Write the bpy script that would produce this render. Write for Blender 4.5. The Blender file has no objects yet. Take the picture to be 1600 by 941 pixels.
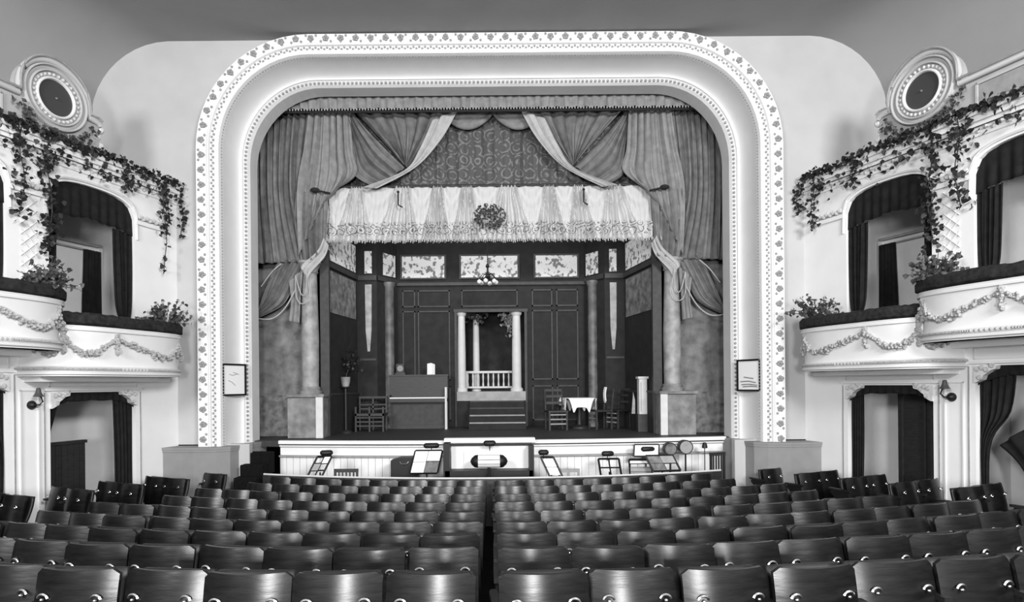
import bpy, bmesh, math, random
from mathutils import Vector, Matrix
random.seed(7)
R = math.radians
# ------------------------------------------------------------------ camera, world, light, exposure
F = 940.0                 # focal length in pixels of the 1600 wide frame
CX, CY = 768.0, 600.0     # principal point (view camera with rising front)
ROLL = R(0.5)
ZC = 2.45                 # camera height above the front floor
scn = bpy.context.scene
cam_d = bpy.data.cameras.new('camera'); cam = bpy.data.objects.new('camera', cam_d)
scn.collection.objects.link(cam)
cam_d.sensor_width = 36.0; cam_d.sensor_fit = 'HORIZONTAL'
cam_d.lens = F / 1600 * 36.0
cam_d.shift_x = (800 - CX) / 1600; cam_d.shift_y = (CY - 470.5) / 1600
cam_d.clip_start = 0.05; cam_d.clip_end = 200
cam.location = (0, 0, ZC); cam.rotation_euler = (math.pi / 2, ROLL, 0)
scn.camera = cam
w = bpy.data.worlds.new('hall_ambient'); scn.world = w; w.use_nodes = True
bg = w.node_tree.nodes['Background']; bg.inputs[0].default_value = (1, 1, 1, 1); bg.inputs[1].default_value = 0.24
def area(name, loc, target, sx, sy, power):
    l = bpy.data.lights.new(name, 'AREA'); l.shape = 'RECTANGLE'; l.size = sx; l.size_y = sy; l.energy = power
    o = bpy.data.objects.new(name, l); scn.collection.objects.link(o); o.location = loc
    o.rotation_euler = (Vector(target) - Vector(loc)).to_track_quat('-Z', 'Y').to_euler()
    return o
area('rear_window_light', (6.0, -4.6, 7.6), (-1.0, 11.5, 4.2), 4.0, 2.2, 1900)
area('rear_fill_light', (-6.4, -4.6, 6.6), (2.5, 11.0, 3.0), 3.0, 2.2, 1200)  # fill lamp added at the left rear to brighten the right wall
area('rear_door_light', (-0.1, -6.5, 2.9), (0, 6.0, 2.6), 1.3, 1.8, 950)
vs = scn.view_settings
vs.view_transform = 'Standard'; vs.look = 'None'; vs.gamma = 1.0; vs.use_curve_mapping = False
vs.exposure = 0.2

# ------------------------------------------------------------------ helpers
COL = scn.collection
MATS = {}
def mat(name, g, rough=0.7, var=0.0, scale=6.0, bump=0.0, metal=0.0, spec=0.5, coord='Object', stretch=None):
    if name in MATS: return MATS[name]
    m = bpy.data.materials.new(name); m.use_nodes = True; nt = m.node_tree; b = nt.nodes['Principled BSDF']
    b.inputs['Roughness'].default_value = rough; b.inputs['Metallic'].default_value = metal
    b.inputs['Specular IOR Level'].default_value = spec
    b.inputs['Base Color'].default_value = (g, g, g, 1)
    if var or bump:
        tc = nt.nodes.new('ShaderNodeTexCoord'); n = nt.nodes.new('ShaderNodeTexNoise')
        n.inputs['Scale'].default_value = scale; n.inputs['Detail'].default_value = 6
        src = tc.outputs[coord]
        if stretch:
            mp = nt.nodes.new('ShaderNodeMapping'); mp.inputs['Scale'].default_value = stretch
            nt.links.new(src, mp.inputs[0]); src = mp.outputs[0]
        nt.links.new(src, n.inputs['Vector'])
        if var:
            cr = nt.nodes.new('ShaderNodeValToRGB')
            lo = max(g * (1 - var), 0.002); hi = min(g * (1 + var), 0.95)
            cr.color_ramp.elements[0].position = .3; cr.color_ramp.elements[1].position = .7
            cr.color_ramp.elements[0].color = (lo, lo, lo, 1); cr.color_ramp.elements[1].color = (hi, hi, hi, 1)
            nt.links.new(n.outputs[0], cr.inputs[0]); nt.links.new(cr.outputs[0], b.inputs['Base Color'])
        if bump:
            bp = nt.nodes.new('ShaderNodeBump'); bp.inputs['Strength'].default_value = bump; bp.inputs['Distance'].default_value = 0.02
            nt.links.new(n.outputs[0], bp.inputs['Height']); nt.links.new(bp.outputs[0], b.inputs['Normal'])
    MATS[name] = m; return m

def mat_print(name, g_bg, g_ink, scale, thr, ring=0.0, zband=None):
    """flat ornament print: blots (and rings) of ink on a plain ground; zband limits it to a band of object Z"""
    if name in MATS: return MATS[name]
    m = bpy.data.materials.new(name); m.use_nodes = True; nt = m.node_tree; b = nt.nodes['Principled BSDF']
    b.inputs['Roughness'].default_value = .8
    tc = nt.nodes.new('ShaderNodeTexCoord'); n = nt.nodes.new('ShaderNodeTexNoise')
    n.inputs['Scale'].default_value = scale; n.inputs['Detail'].default_value = 3
    nt.links.new(tc.outputs['Object'], n.inputs['Vector'])
    v = nt.nodes.new('ShaderNodeMapRange'); v.inputs[1].default_value = thr - .03; v.inputs[2].default_value = thr + .03
    nt.links.new(n.outputs[0], v.inputs[0]); fac = v.outputs[0]
    if ring:
        vo = nt.nodes.new('ShaderNodeTexVoronoi'); vo.inputs['Scale'].default_value = ring; vo.inputs['Randomness'].default_value = .35
        mp = nt.nodes.new('ShaderNodeMapping'); mp.inputs['Scale'].default_value = (1, .02, 1)
        nt.links.new(tc.outputs['Object'], mp.inputs[0]); nt.links.new(mp.outputs[0], vo.inputs['Vector'])
        s = nt.nodes.new('ShaderNodeMath'); s.operation = 'SINE'
        mu = nt.nodes.new('ShaderNodeMath'); mu.operation = 'MULTIPLY'; mu.inputs[1].default_value = 26
        nt.links.new(vo.outputs['Distance'], mu.inputs[0]); nt.links.new(mu.outputs[0], s.inputs[0])
        r = nt.nodes.new('ShaderNodeMapRange'); r.inputs[1].default_value = .2; r.inputs[2].default_value = .8
        nt.links.new(s.outputs[0], r.inputs[0])
        mm = nt.nodes.new('ShaderNodeMath'); mm.operation = 'MULTIPLY'
        nt.links.new(r.outputs[0], mm.inputs[0]); nt.links.new(fac, mm.inputs[1]); fac = mm.outputs[0]
    if zband:
        sp = nt.nodes.new('ShaderNodeSeparateXYZ'); nt.links.new(tc.outputs['Object'], sp.inputs[0])
        for k, (a, c) in enumerate(((zband[0] - .03, zband[0] + .03), (zband[1] + .03, zband[1] - .03))):
            q = nt.nodes.new('ShaderNodeMapRange'); q.inputs[1].default_value = a; q.inputs[2].default_value = c
            nt.links.new(sp.outputs[2], q.inputs[0])
            mm = nt.nodes.new('ShaderNodeMath'); mm.operation = 'MULTIPLY'
            nt.links.new(q.outputs[0], mm.inputs[0]); nt.links.new(fac, mm.inputs[1]); fac = mm.outputs[0]
    mx = nt.nodes.new('ShaderNodeMix'); mx.data_type = 'RGBA'
    mx.inputs[6].default_value = (g_bg, g_bg, g_bg, 1); mx.inputs[7].default_value = (g_ink, g_ink, g_ink, 1)
    nt.links.new(fac, mx.inputs[0]); nt.links.new(mx.outputs[2], b.inputs['Base Color'])
    MATS[name] = m; return m

WHITE = mat('white_plaster', .80, .75, .03, 2.5, .05)
CREAM = mat('off_white_plaster', .70, .75, .05, 3, .05)
ORN = mat('plaster_ornament', .56, .8, .22, 40, .3)
WALLG = mat('dimmed_grey_wall_paint', .47, .8, .05, 2.0, .04)  # greyer than the arch, darkened to stand for weak light high up
ATTIC = mat('dimmed_attic_plaster', .40, .8, .08, 4, .05)  # plaster greyed to imitate the dimmer light at attic height
ARORN = mat('arch_leaf_relief', .30, .8, .3, 40, .3)
GARL = mat('garland_plaster', .38, .8, .3, 40, .3)
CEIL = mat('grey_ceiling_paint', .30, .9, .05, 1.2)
GREYP = mat('grey_painted_plinth', .24, .8, .06, 5)
VELVET = mat('dark_velvet', .022, .95, .5, 14, .4, spec=.2)
DRAPE = mat('box_curtain_cloth', .013, .95, .3, 9, .2, spec=.2)
LEAF = mat('ivy_leaf', .013, .6, .4, 20)
LEAFG = mat('plant_leaf', .06, .6, .6, 20)
BLOOM = mat('pale_blossom', .45, .8, .2, 20)
WOOD = mat('dark_wood', .022, .5, .3, 8, .1, stretch=(1, 1, 6))
VENEER = mat('seat_veneer', .006, .30, .6, 5, .08, spec=.42, stretch=(1, 1, 5))
SEATC = mat('seat_pan_wood', .008, .5, .3, 7)
IRON = mat('cast_iron', .01, .5, .2, 9, metal=.3)
CHROME = mat('bright_metal', .75, .28, metal=1.0)
CARPET = mat('dark_carpet', .007, 1, .3, 20, .3, spec=.1)
STAGEW = mat('stage_boards', .03, .6, .25, 4, stretch=(8, 1, 1))
BLACK = mat('stage_house_black', .006, 1, spec=.1)
CURT = mat('stage_curtain_cloth', .24, .9, .18, 7, .25, spec=.2)
CURTL = mat('curtain_lining', .42, .9, .12, 8, .2, spec=.2)
CURTD = mat('stage_leg_cloth', .165, .9, .25, 6, .25, spec=.2)
LACE = mat_print('lace_curtain_print', .085, .20, 9, .47, 3.4)
VALC = mat_print('valance_print', .55, .12, 16, .44, 5.2, (.12, .42))
FRIEZE = mat_print('frieze_print', .86, .22, 9, .56)
TAP = mat('painted_tapestry', .17, .9, .6, 7)
FLAT = mat('set_wall_dark', .013, .8, .4, 5)
FLATM = mat('set_moulding', .035, .6, .3, 8)
SETC = mat('set_column_marble', .30, .5, .35, 5)
LIGHTP = mat('pale_paint', .62, .6, .06, 6)
PAINTW = mat('painted_wing_panel', .17, .9, .45, 4)
MARB = mat('painted_pedestal', .20, .7, .45, 5)
PAPER = mat('white_paper', .82, .8)
CLOTH = mat('white_table_linen', .85, .8)
DISC = mat('dark_medallion_glass', .05, .3)
GREYB = mat('grey_board', .30, .7, .15, 8)

class MB:
    def __init__(s): s.v = []; s.f = []
    def add(s, vs, fs):
        o = len(s.v); s.v += [tuple(p) for p in vs]; s.f += [tuple(i + o for i in f) for f in fs]; return s
    def hexa(s, a, b):   # a, b: 4 points each (bottom loop, top loop)
        return s.add(list(a) + list(b), [(3, 2, 1, 0), (4, 5, 6, 7), (0, 1, 5, 4), (1, 2, 6, 5), (2, 3, 7, 6), (3, 0, 4, 7)])
    def box(s, x0, x1, y0, y1, z0, z1):
        return s.hexa([(x0, y0, z0), (x1, y0, z0), (x1, y1, z0), (x0, y1, z0)], [(x0, y0, z1), (x1, y0, z1), (x1, y1, z1), (x0, y1, z1)])
    def prism(s, poly, ext):   # poly: 3D points, ext: vector
        n = len(poly); e = Vector(ext)
        vs = [tuple(p) for p in poly] + [tuple(Vector(p) + e) for p in poly]
        return s.add(vs, [tuple(range(n - 1, -1, -1)), tuple(range(n, 2 * n))] + [(i, (i + 1) % n, n + (i + 1) % n, n + i) for i in range(n)])
    def grid(s, fn, nu, nv, closeu=False):
        vs = [fn(i / nu, j / nv) for j in range(nv + 1) for i in range(nu + (0 if closeu else 1))]
        W = nu if closeu else nu + 1
        fs = [(j * W + i, j * W + (i + 1) % W, (j + 1) * W + (i + 1) % W, (j + 1) * W + i) for j in range(nv) for i in range(nu)]
        return s.add(vs, fs)
    def tube(s, pts, r, n=8, caps=True):
        pts = [Vector(p) for p in pts]; N = len(pts); rs = r if isinstance(r, (list, tuple)) else [r] * N
        vs = []
        for k, p in enumerate(pts):
            t = (pts[min(k + 1, N - 1)] - pts[max(k - 1, 0)]).normalized()
            a = Vector((0, 0, 1)) if abs(t.z) < .9 else Vector((1, 0, 0))
            u = t.cross(a).normalized(); v = t.cross(u)
            for i in range(n):
                q = 2 * math.pi * i / n; vs.append(p + (u * math.cos(q) + v * math.sin(q)) * rs[k])
        fs = [(k * n + i, k * n + (i + 1) % n, (k + 1) * n + (i + 1) % n, (k + 1) * n + i) for k in range(N - 1) for i in range(n)]
        if caps: fs += [tuple(range(n - 1, -1, -1)), tuple(range((N - 1) * n, N * n))]
        return s.add(vs, fs)
    def lathe(s, prof, c, n=20, axis=(0, 0, 1), a0=0, a1=2 * math.pi, xv=None):  # prof (r,h)
        ax = Vector(axis).normalized(); u = Vector(xv) if xv else (Vector((1, 0, 0)) if abs(ax.x) < .9 else Vector((0, 1, 0)))
        u = (u - ax * u.dot(ax)).normalized(); v = ax.cross(u); c = Vector(c)
        full = abs(a1 - a0 - 2 * math.pi) < 1e-6
        def fn(a, b):
            i = b * (len(prof) - 1); k = int(round(i)); r, h = prof[k]; q = a0 + (a1 - a0) * a
            return c + ax * h + (u * math.cos(q) + v * math.sin(q)) * r
        return s.grid(fn, n, len(prof) - 1, full)
    def ball(s, c, r, n=6, m=4, sq=(1, 1, 1)):
        c = Vector(c)
        return s.grid(lambda a, b: c + Vector((math.cos(2 * math.pi * a) * math.sin(math.pi * b) * r * sq[0], math.sin(2 * math.pi * a) * math.sin(math.pi * b) * r * sq[1], -math.cos(math.pi * b) * r * sq[2])), n, m, True)
    def build(s, name, m, parent=None, smooth=False, kind=None, label=None, solid=0.0):
        org = Vector((0, 0, 0))
        if parent is not None:
            root = parent if parent.parent is None else parent.parent
            org = Vector(root.location) if root.get('_local') is None else org
        me = bpy.data.meshes.new(name); me.from_pydata([tuple(Vector(p) - org) for p in s.v], [], s.f)
        bm = bmesh.new(); bm.from_mesh(me); bmesh.ops.remove_doubles(bm, verts=bm.verts, dist=1e-5)
        bmesh.ops.recalc_face_normals(bm, faces=bm.faces); bm.to_mesh(me); bm.free()
        me.materials.append(m)
        if smooth:
            me.polygons.foreach_set('use_smooth', [True] * len(me.polygons))
            try: me.set_sharp_from_angle(angle=R(50))
            except Exception: pass
        o = bpy.data.objects.new(name, me); COL.objects.link(o)
        if solid:
            md = o.modifiers.new('thickness', 'SOLIDIFY'); md.thickness = solid
        if parent is not None: o.parent = parent
        if kind: o['kind'] = kind
        if label: o['label'] = label
        return o

def tag(o, label, cat, group=None):
    o['label'] = label; o['category'] = cat
    if group: o['group'] = group
    return o
def thing(name, label, cat, loc=(0, 0, 0), group=None, local=False):
    o = bpy.data.objects.new(name, None); COL.objects.link(o); o.location = loc; o.empty_display_size = .1
    tag(o, label, cat, group)
    if local: o['_local'] = 1
    return o
def copy_tree(o, parent=None):
    c = o.copy(); COL.objects.link(c); c.parent = parent
    for ch in list(o.children): copy_tree(ch, c)
    return c
def struct(o): o['kind'] = 'structure'; return o

def unroll(px, py):
    du, dv = px - CX, CY - py; c, s_ = math.cos(ROLL), math.sin(ROLL)
    return du * c + dv * s_, -du * s_ + dv * c
def at(px, py, Y, side=0):
    """world point seen at photo pixel (px,py) at depth Y; side=+1 mirrors a left-hand measurement to the right"""
    u, v = unroll(px, py)
    return Vector(((-u if side > 0 else u) / F * Y, Y, ZC + v / F * Y))
def smooth_curve(pts, t):
    n = len(pts) - 1; x = min(max(t, 0), 1) * n; k = min(int(x), n - 1); f = x - k
    p = lambda i: Vector(pts[min(max(i, 0), n)])
    a, b, c, d = p(k - 1), p(k), p(k + 1), p(k + 2)
    return .5 * ((2 * b) + (c - a) * f + (2 * a - 5 * b + 4 * c - d) * f * f + (3 * b - a - 3 * c + d) * f ** 3)
def drape_mb(A, B, n, amp, nv=18, ph=0.0, sub=7, depth=(0, -1, 0), taper=None):
    D = Vector(depth); A = [Vector(p) for p in A]; B = [Vector(p) for p in B]
    rnd = random.Random(n * 31 + int(ph * 100)); jit = [rnd.uniform(.55, 1.3) for _ in range(n + 2)]
    def fn(a, b):
        p = smooth_curve(A, b).lerp(smooth_curve(B, b), a)
        k = jit[min(int(a * n), n)]
        f = math.sin(2 * math.pi * n * a + ph + .6 * math.sin(3 * b + a * 9)) * k + .35 * math.sin(2 * math.pi * n * 2.3 * a + ph * 2)
        q = taper(b) if taper else 1
        return p + D * (amp * f * q)
    return MB().grid(fn, n * sub, nv)

# ------------------------------------------------------------------ proscenium arch geometry
YF, YW = 11.45, 11.70
PW, PH, PR = 5.59, 6.69, 2.15       # half width, top (above camera), corner radius of the outer edge
Z_PL = ZC - 1.15                    # top of plinths
STZ = ZC - 1.13                     # stage floor
def frame_path(o, n=14):
    """points (x,z,nx,nz) from the left foot over the top to the right foot; o = inset"""
    oz = o * .88 if o > 0 else o
    W, H, rx, rz = PW - o, ZC + PH - oz, max(PR - o, .2), max(PR - oz, .2)
    pts = []
    z0 = Z_PL; zs = H - rz
    for i in range(8): pts.append((-W, z0 + (zs - z0) * i / 8, 1, 0))
    for i in range(n + 1):
        a = math.pi - math.pi / 2 * i / n; pts.append((-W + rx + rx * math.cos(a), zs + rz * math.sin(a), -math.cos(a), -math.sin(a)))
    xt = W - rx
    for i in range(1, 12): pts.append((-xt + 2 * xt * i / 12, H, 0, -1))
    for i in range(n + 1):
        a = math.pi / 2 - math.pi / 2 * i / n; pts.append((W - rx + rx * math.cos(a), zs + rz * math.sin(a), -math.cos(a), -math.sin(a)))
    for i in range(1, 9): pts.append((W, zs + (z0 - zs) * i / 8, -1, 0))
    return pts
def frame_strip(prof):
    rows = [[(p[0], y, p[1]) for p in frame_path(o)] for o, y in prof]; n = len(rows[0])
    vs = [p for r in rows for p in r]
    return MB().add(vs, [(k * n + i, k * n + i + 1, (k + 1) * n + i + 1, (k + 1) * n + i) for k in range(len(rows) - 1) for i in range(n - 1)])
def frame_walk(o, step):
    """evenly spaced points along the frame at inset o: (x, z, nx, nz)"""
    P = frame_path(o, 30); out = []; acc = 0; nxt = step / 2
    for a, b in zip(P, P[1:]):
        L = math.hypot(b[0] - a[0], b[1] - a[1])
        while nxt <= acc + L and L > 0:
            t = (nxt - acc) / L; out.append(tuple(a[k] + (b[k] - a[k]) * t for k in range(4))); nxt += step
        acc += L
    return out

# ------------------------------------------------------------------ the setting: floor, walls, ceiling
YC = 23.0                                   # centre of curvature of the seating
ROWS = [3.176 + .85 * i for i in range(9)]
HTOP = [1.024, 1.122, 1.2345, 1.334, 1.413, 1.477, 1.532, 1.573, 1.613]
FLZ = [ZC - h - .82 for h in HTOP]
def floor_z(x, y):
    ax = YC - math.hypot(x, YC - y)         # position of the same row on the axis
    if ax >= ROWS[-1]: return FLZ[-1]
    if ax <= ROWS[0]: return FLZ[0] + (ROWS[0] - ax) * .115
    k = min(int((ax - ROWS[0]) / .85), 7); t = (ax - ROWS[k]) / .85
    return FLZ[k] + (FLZ[k + 1] - FLZ[k]) * t
PITR = 12.7
def fl(a, b):
    th = R(-46 + 92 * a); rr = PITR + (31 - PITR) * b ** 1.3
    x, y = rr * math.sin(th), YC - rr * math.cos(th)
    return (x, y, floor_z(x, y))
struct(MB().grid(fl, 40, 40).build('floor', CARPET, smooth=True))
struct(MB().box(-8.5, 8.5, 9.9, 12.6, -.75, -.6).build('floor_pit', STAGEW))
struct(MB().box(-7.4, -4.2, 10.2, 12.2, -.2, FLZ[-1]).build('floor_left', CARPET))
struct(MB().box(4.2, 7.4, 10.2, 12.2, -.2, FLZ[-1]).build('floor_right', CARPET))

# stage platform, rounded front lip
def lip(x): return 11.95 + x * x / 56.0
N = 36; XL, XR = -4.34, 4.78
xs = [XL + (XR - XL) * i / N for i in range(N + 1)]
struct(MB().prism([(x, lip(x) + .03, STZ - .12) for x in xs] + [(7.4, 12.7, STZ - .12), (7.4, 18.4, STZ - .12), (-7.4, 18.4, STZ - .12), (-7.4, 12.7, STZ - .12)], (0, 0, .12)).build('floor_stage', STAGEW))
wf = MB()
def stage_face(a, b):
    x = XL + (XR - XL) * a; return (x, lip(x) + .05, -.6 + (STZ - .05 + .6) * b)
wf.grid(stage_face, N, 1)
sf = struct(wf.build('wall_stage_front', WHITE))
def sweep_x(z0, z1, out):
    m = MB()
    for a, b in zip(xs, xs[1:]):
        m.hexa([(a, lip(a) - out, z0), (b, lip(b) - out, z0), (b, lip(b) + .06, z0), (a, lip(a) + .06, z0)], [(a, lip(a) - out, z1), (b, lip(b) - out, z1), (b, lip(b) + .06, z1), (a, lip(a) + .06, z1)])
    return m
sweep_x(STZ - .055, STZ + .012, .07).build('nosing', WHITE, sf)
sweep_x(STZ - .115, STZ - .085, .015).build('moulding', CREAM, sf)
sweep_x(1.0, 1.03, .05).build('ledge', GREYB, sf)
bme = None
nb = 64
for i in range(nb):
    x = XL + (XR - XL) * (i + .5) / nb; wd = (XR - XL) / nb * .47
    if bme is None:
        bo = MB().hexa([(-wd, -.012, -.5), (wd, -.012, -.5), (wd, .02, -.5), (-wd, .02, -.5)], [(-wd, -.012, 1.0), (wd, -.012, 1.0), (wd, .02, 1.0), (-wd, .02, 1.0)]).build('board', WHITE); bme = bo
        bo.parent = sf
    else:
        bo = bme.copy(); COL.objects.link(bo)
    bo.location = (x, lip(x) + .035, 0); bo.rotation_euler = (0, 0, math.atan(x / 28))

# proscenium wall
struct(frame_strip([(.3, YW + .02), (0, YW), (-3.2, YW)]).build('wall_front', WALLG))
low = MB()
for sd in (-1, 1):
    xa, xb = sd * 4.72, sd * 9
    low.box(min(xa, xb), max(xa, xb), YW, YW + .15, -.3, Z_PL + .02)
struct(low.build('wall_front_base', WALLG))
# ceiling vault (rounded box section that widens towards the audience with the side walls)
ALPHA = math.atan(.332); SA, CA = math.sin(ALPHA), math.cos(ALPHA)
CZ = ZC + 6.72
def vault(a, b):
    Y = YW + .02 - 13.5 * b; hw = 7.75 + .332 * (YW - Y) ; rr = 1.55
    L = 2 * (hw - rr); arc = math.pi / 2 * rr; side = 1.7; tot = L + 2 * arc + 2 * side; s = a * tot
    if s < side: x, z = -hw, CZ - rr - side + s
    elif s < side + arc: q = (s - side) / rr; x, z = -hw + rr - rr * math.cos(q), CZ - rr + rr * math.sin(q)
    elif s < side + arc + L: x, z = -hw + rr + (s - side - arc), CZ
    elif s < side + 2 * arc + L: q = (s - side - arc - L) / rr; x, z = hw - rr + rr * math.sin(q), CZ - rr + rr * math.cos(q)
    else: x, z = hw, CZ - rr - (s - side - 2 * arc - L)
    return (x, Y, z)
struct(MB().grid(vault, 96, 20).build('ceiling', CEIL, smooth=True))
# stage house
struct(MB().box(-7.5, -7.3, 11.85, 18.5, -.6, 10.2).build('wall_stage_left', BLACK))
struct(MB().box(7.3, 7.5, 11.85, 18.5, -.6, 10.2).build('wall_stage_right', BLACK))
struct(MB().box(-7.5, 7.5, 18.4, 18.6, -.6, 10.2).build('wall_stage_back', BLACK))
struct(MB().box(-7.5, 7.5, 11.85, 18.6, 10.0, 10.2).build('ceiling_stage', BLACK))

# the arch itself
arch = thing('proscenium_arch', 'broad white plaster proscenium arch with rounded corners around the stage opening', 'arch', (0, YF, Z_PL))
frame_strip([(0, YW + .01), (0, YF), (.195, YF), (.2, YF + .02)]).build('outer_band', WHITE, arch)
frame_strip([(.2, YF + .02), (.215, YF - .015), (.24, YF - .015), (.255, YF + .03)]).build('fillet', WHITE, arch)
frame_strip([(.255, YF + .03), (.33, YF + .05)]).build('leaf_band', CREAM, arch)
frame_strip([(.33, YF + .05), (.345, YF + .01), (.415, YF + .03), (.43, YF + .09), (.44, YF + .17)]).build('inner_fillet', WHITE, arch)
cv = []
for i in range(13):
    q = i / 12; cv.append((.44 + .15 * (1 - math.cos(q * math.pi / 2)), YF + .17 + .53 * math.sin(q * math.pi / 2) ** 1.15))
frame_strip(cv).build('cove', WHITE, arch, smooth=True)
frame_strip([(.59, YF + .70), (.575, YF + .72), (.60, YF + .74), (.66, YF + .78), (.70, YF + .84)]).build('bead_band', CREAM, arch)
frame_strip([(.70, YF + .84), (.705, YF + 1.20)]).build('reveal', CREAM, arch)
# rosettes of the outer band, each its own part
ros = MB()
for k in range(5):
    a = 2 * math.pi * k / 5; ros.ball((math.cos(a) * .028, -.012, math.sin(a) * .028), .024, 5, 3, (1, .7, 1))
ros.ball((0, -.022, 0), .018, 5, 3)
pr = ros.build('rosette', ARORN); pr.parent = arch
W_ = frame_walk(.10, .285)
for i, (x, z, nx, nz) in enumerate(W_):
    o = pr if i == 0 else pr.copy()
    if i: COL.objects.link(o)
    o.location = Vector((x, YF - .005, z)) - Vector(arch.location); o.rotation_euler = (0, i * .7, 0); o.scale = (1.3, 1.3, 1.3)
# small leaf and bead relief, too small to pick apart
orn = MB()
for i, (x, z, nx, nz) in enumerate(frame_walk(.10, .095)):
    s_ = (-1) ** i
    orn.ball((x + nx * .055 * s_, YF - .006, z + nz * .055 * s_), .028, 5, 3, (1, .5, 1))
    if i % 3 == 1: orn.ball((x + nz * .02, YF - .006, z - nx * .02), .02, 5, 3, (1, .5, 1))
orn.build('leaf_scroll_relief', ARORN, arch, kind='stuff')
orn = MB()
for i, (x, z, nx, nz) in enumerate(frame_walk(.292, .055)):
    s_ = (-1) ** i
    orn.ball((x + nx * .016 * s_, YF + .035, z + nz * .016 * s_), .026, 5, 3, (1, .6, 1))
orn.build('leaf_moulding_relief', ARORN, arch, kind='stuff')
orn = MB()
for i, (x, z, nx, nz) in enumerate(frame_walk(.635, .085)):
    orn.ball((x, YF + .755, z), .03, 5, 3, (1, .8, 1))
orn.build('bead_relief', ARORN, arch, kind='stuff')
orn = MB()
for i, (x, z, nx, nz) in enumerate(frame_walk(.432, .06)):
    orn.ball((x, YF + .115, z), .018, 5, 3)
orn.build('pearl_relief', ARORN, arch, kind='stuff')

# plinths under the arch
for side, nm in ((-1, 'left'), (1, 'right')):
    plan = [(6.28, 11.36), (5.62, 11.30), (5.2, 11.33), (5.0, 11.48), (4.86, 11.9), (4.76, 12.35), (4.74, 12.64), (6.28, 12.0)]
    P = thing('plinth', 'grey panelled plinth under the %s foot of the proscenium arch' % nm, 'plinth', (side * 5.5, 11.5, 0))
    MB().prism([(side * x, y, -.55) for x, y in plan], (0, 0, Z_PL - .09 + .55)).build('body', GREYP, P)
    cx = sum(p[0] for p in plan) / 8; cy = sum(p[1] for p in plan) / 8
    ex = lambda k: [(side * (cx + (x - cx) * k), cy + (y - cy) * k, Z_PL - .09) for x, y in plan]
    MB().prism(ex(1.03), (0, 0, .045)).build('cap', GREYP, P)
    MB().prism([(p[0], p[1], p[2] + .045) for p in ex(1.05)], (0, 0, .045)).build('cap_nosing', GREYP, P)

# ------------------------------------------------------------------ splayed box walls
C0 = (-6.10, 11.70)
def wp(side, s, d, z):
    x = C0[0] - s * SA + d * CA; y = C0[1] - s * CA - d * SA
    return Vector((x if side < 0 else -x, y, ZC + z))
OP = [(.937, 2.459), (3.07, 4.592)]
LTOP = [-.08, .2]; SILL = [.25, .6]; SPRING, RISE = 3.0, .35
TOPW = 3.8; SEND = 5.3
def arch_z(k, s):
    a, b = OP[k]; q = abs((s - (a + b) / 2) / ((b - a) / 2))
    return SPRING + RISE * max(0, 1 - q ** 2.6) ** (1 / 2.6)
def whex(m, side, s0, s1, d0, d1, za, zb):      # za, zb: (z at s0, z at s1)
    m.hexa([wp(side, s0, d0, za[0]), wp(side, s1, d0, za[1]), wp(side, s1, d1, za[1]), wp(side, s0, d1, za[0])],
           [wp(side, s0, d0, zb[0]), wp(side, s1, d0, zb[1]), wp(side, s1, d1, zb[1]), wp(side, s0, d1, zb[0])])
def wbox(m, side, s0, s1, d0, d1, z0, z1): whex(m, side, s0, s1, d0, d1, (z0, z0), (z1, z1)); return m
def wframe(m, side, s0, s1, z0, z1, wd=.02, d0=0, d1=.012):
    wbox(m, side, s0, s1, d0, d1, z0, z0 + wd); wbox(m, side, s0, s1, d0, d1, z1 - wd, z1)
    wbox(m, side, s0, s0 + wd, d0, d1, z0, z1); wbox(m, side, s1 - wd, s1, d0, d1, z0, z1); return m
def proj(p):
    u = p.x / p.y * F; v = (p.z - ZC) / p.y * F; c, s_ = math.cos(ROLL), math.sin(ROLL)
    return CX + u * c - v * s_, CY - (u * s_ + v * c)

def leafy(m, c, n, spread, size, rnd, down=0):
    c = Vector(c)
    for _ in range(n):
        p = c + Vector((rnd.gauss(0, spread[0]), rnd.gauss(0, spread[1]), rnd.gauss(0, spread[2]) - down))
        leaf(m, p, size * rnd.uniform(.7, 1.3), rnd)
def leaf(m, p, r, rnd):
    a = Vector((rnd.uniform(-1, 1), rnd.uniform(-1, -.2), rnd.uniform(-1, .6))).normalized()
    t = Vector((rnd.uniform(-.6, .6), rnd.uniform(-.3, .3), -1)); t = (t - a * t.dot(a)).normalized(); b = a.cross(t)
    m.add([p - t * r * .7, p - t * r * .3 + b * r * .8 + a * r * .15, p + t * r * .3 + b * r * .55, p + t * r, p + t * r * .3 - b * r * .55, p - t * r * .3 - b * r * .8 + a * r * .15],
          [(0, 1, 2), (0, 2, 3), (0, 3, 4), (0, 4, 5)])

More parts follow.
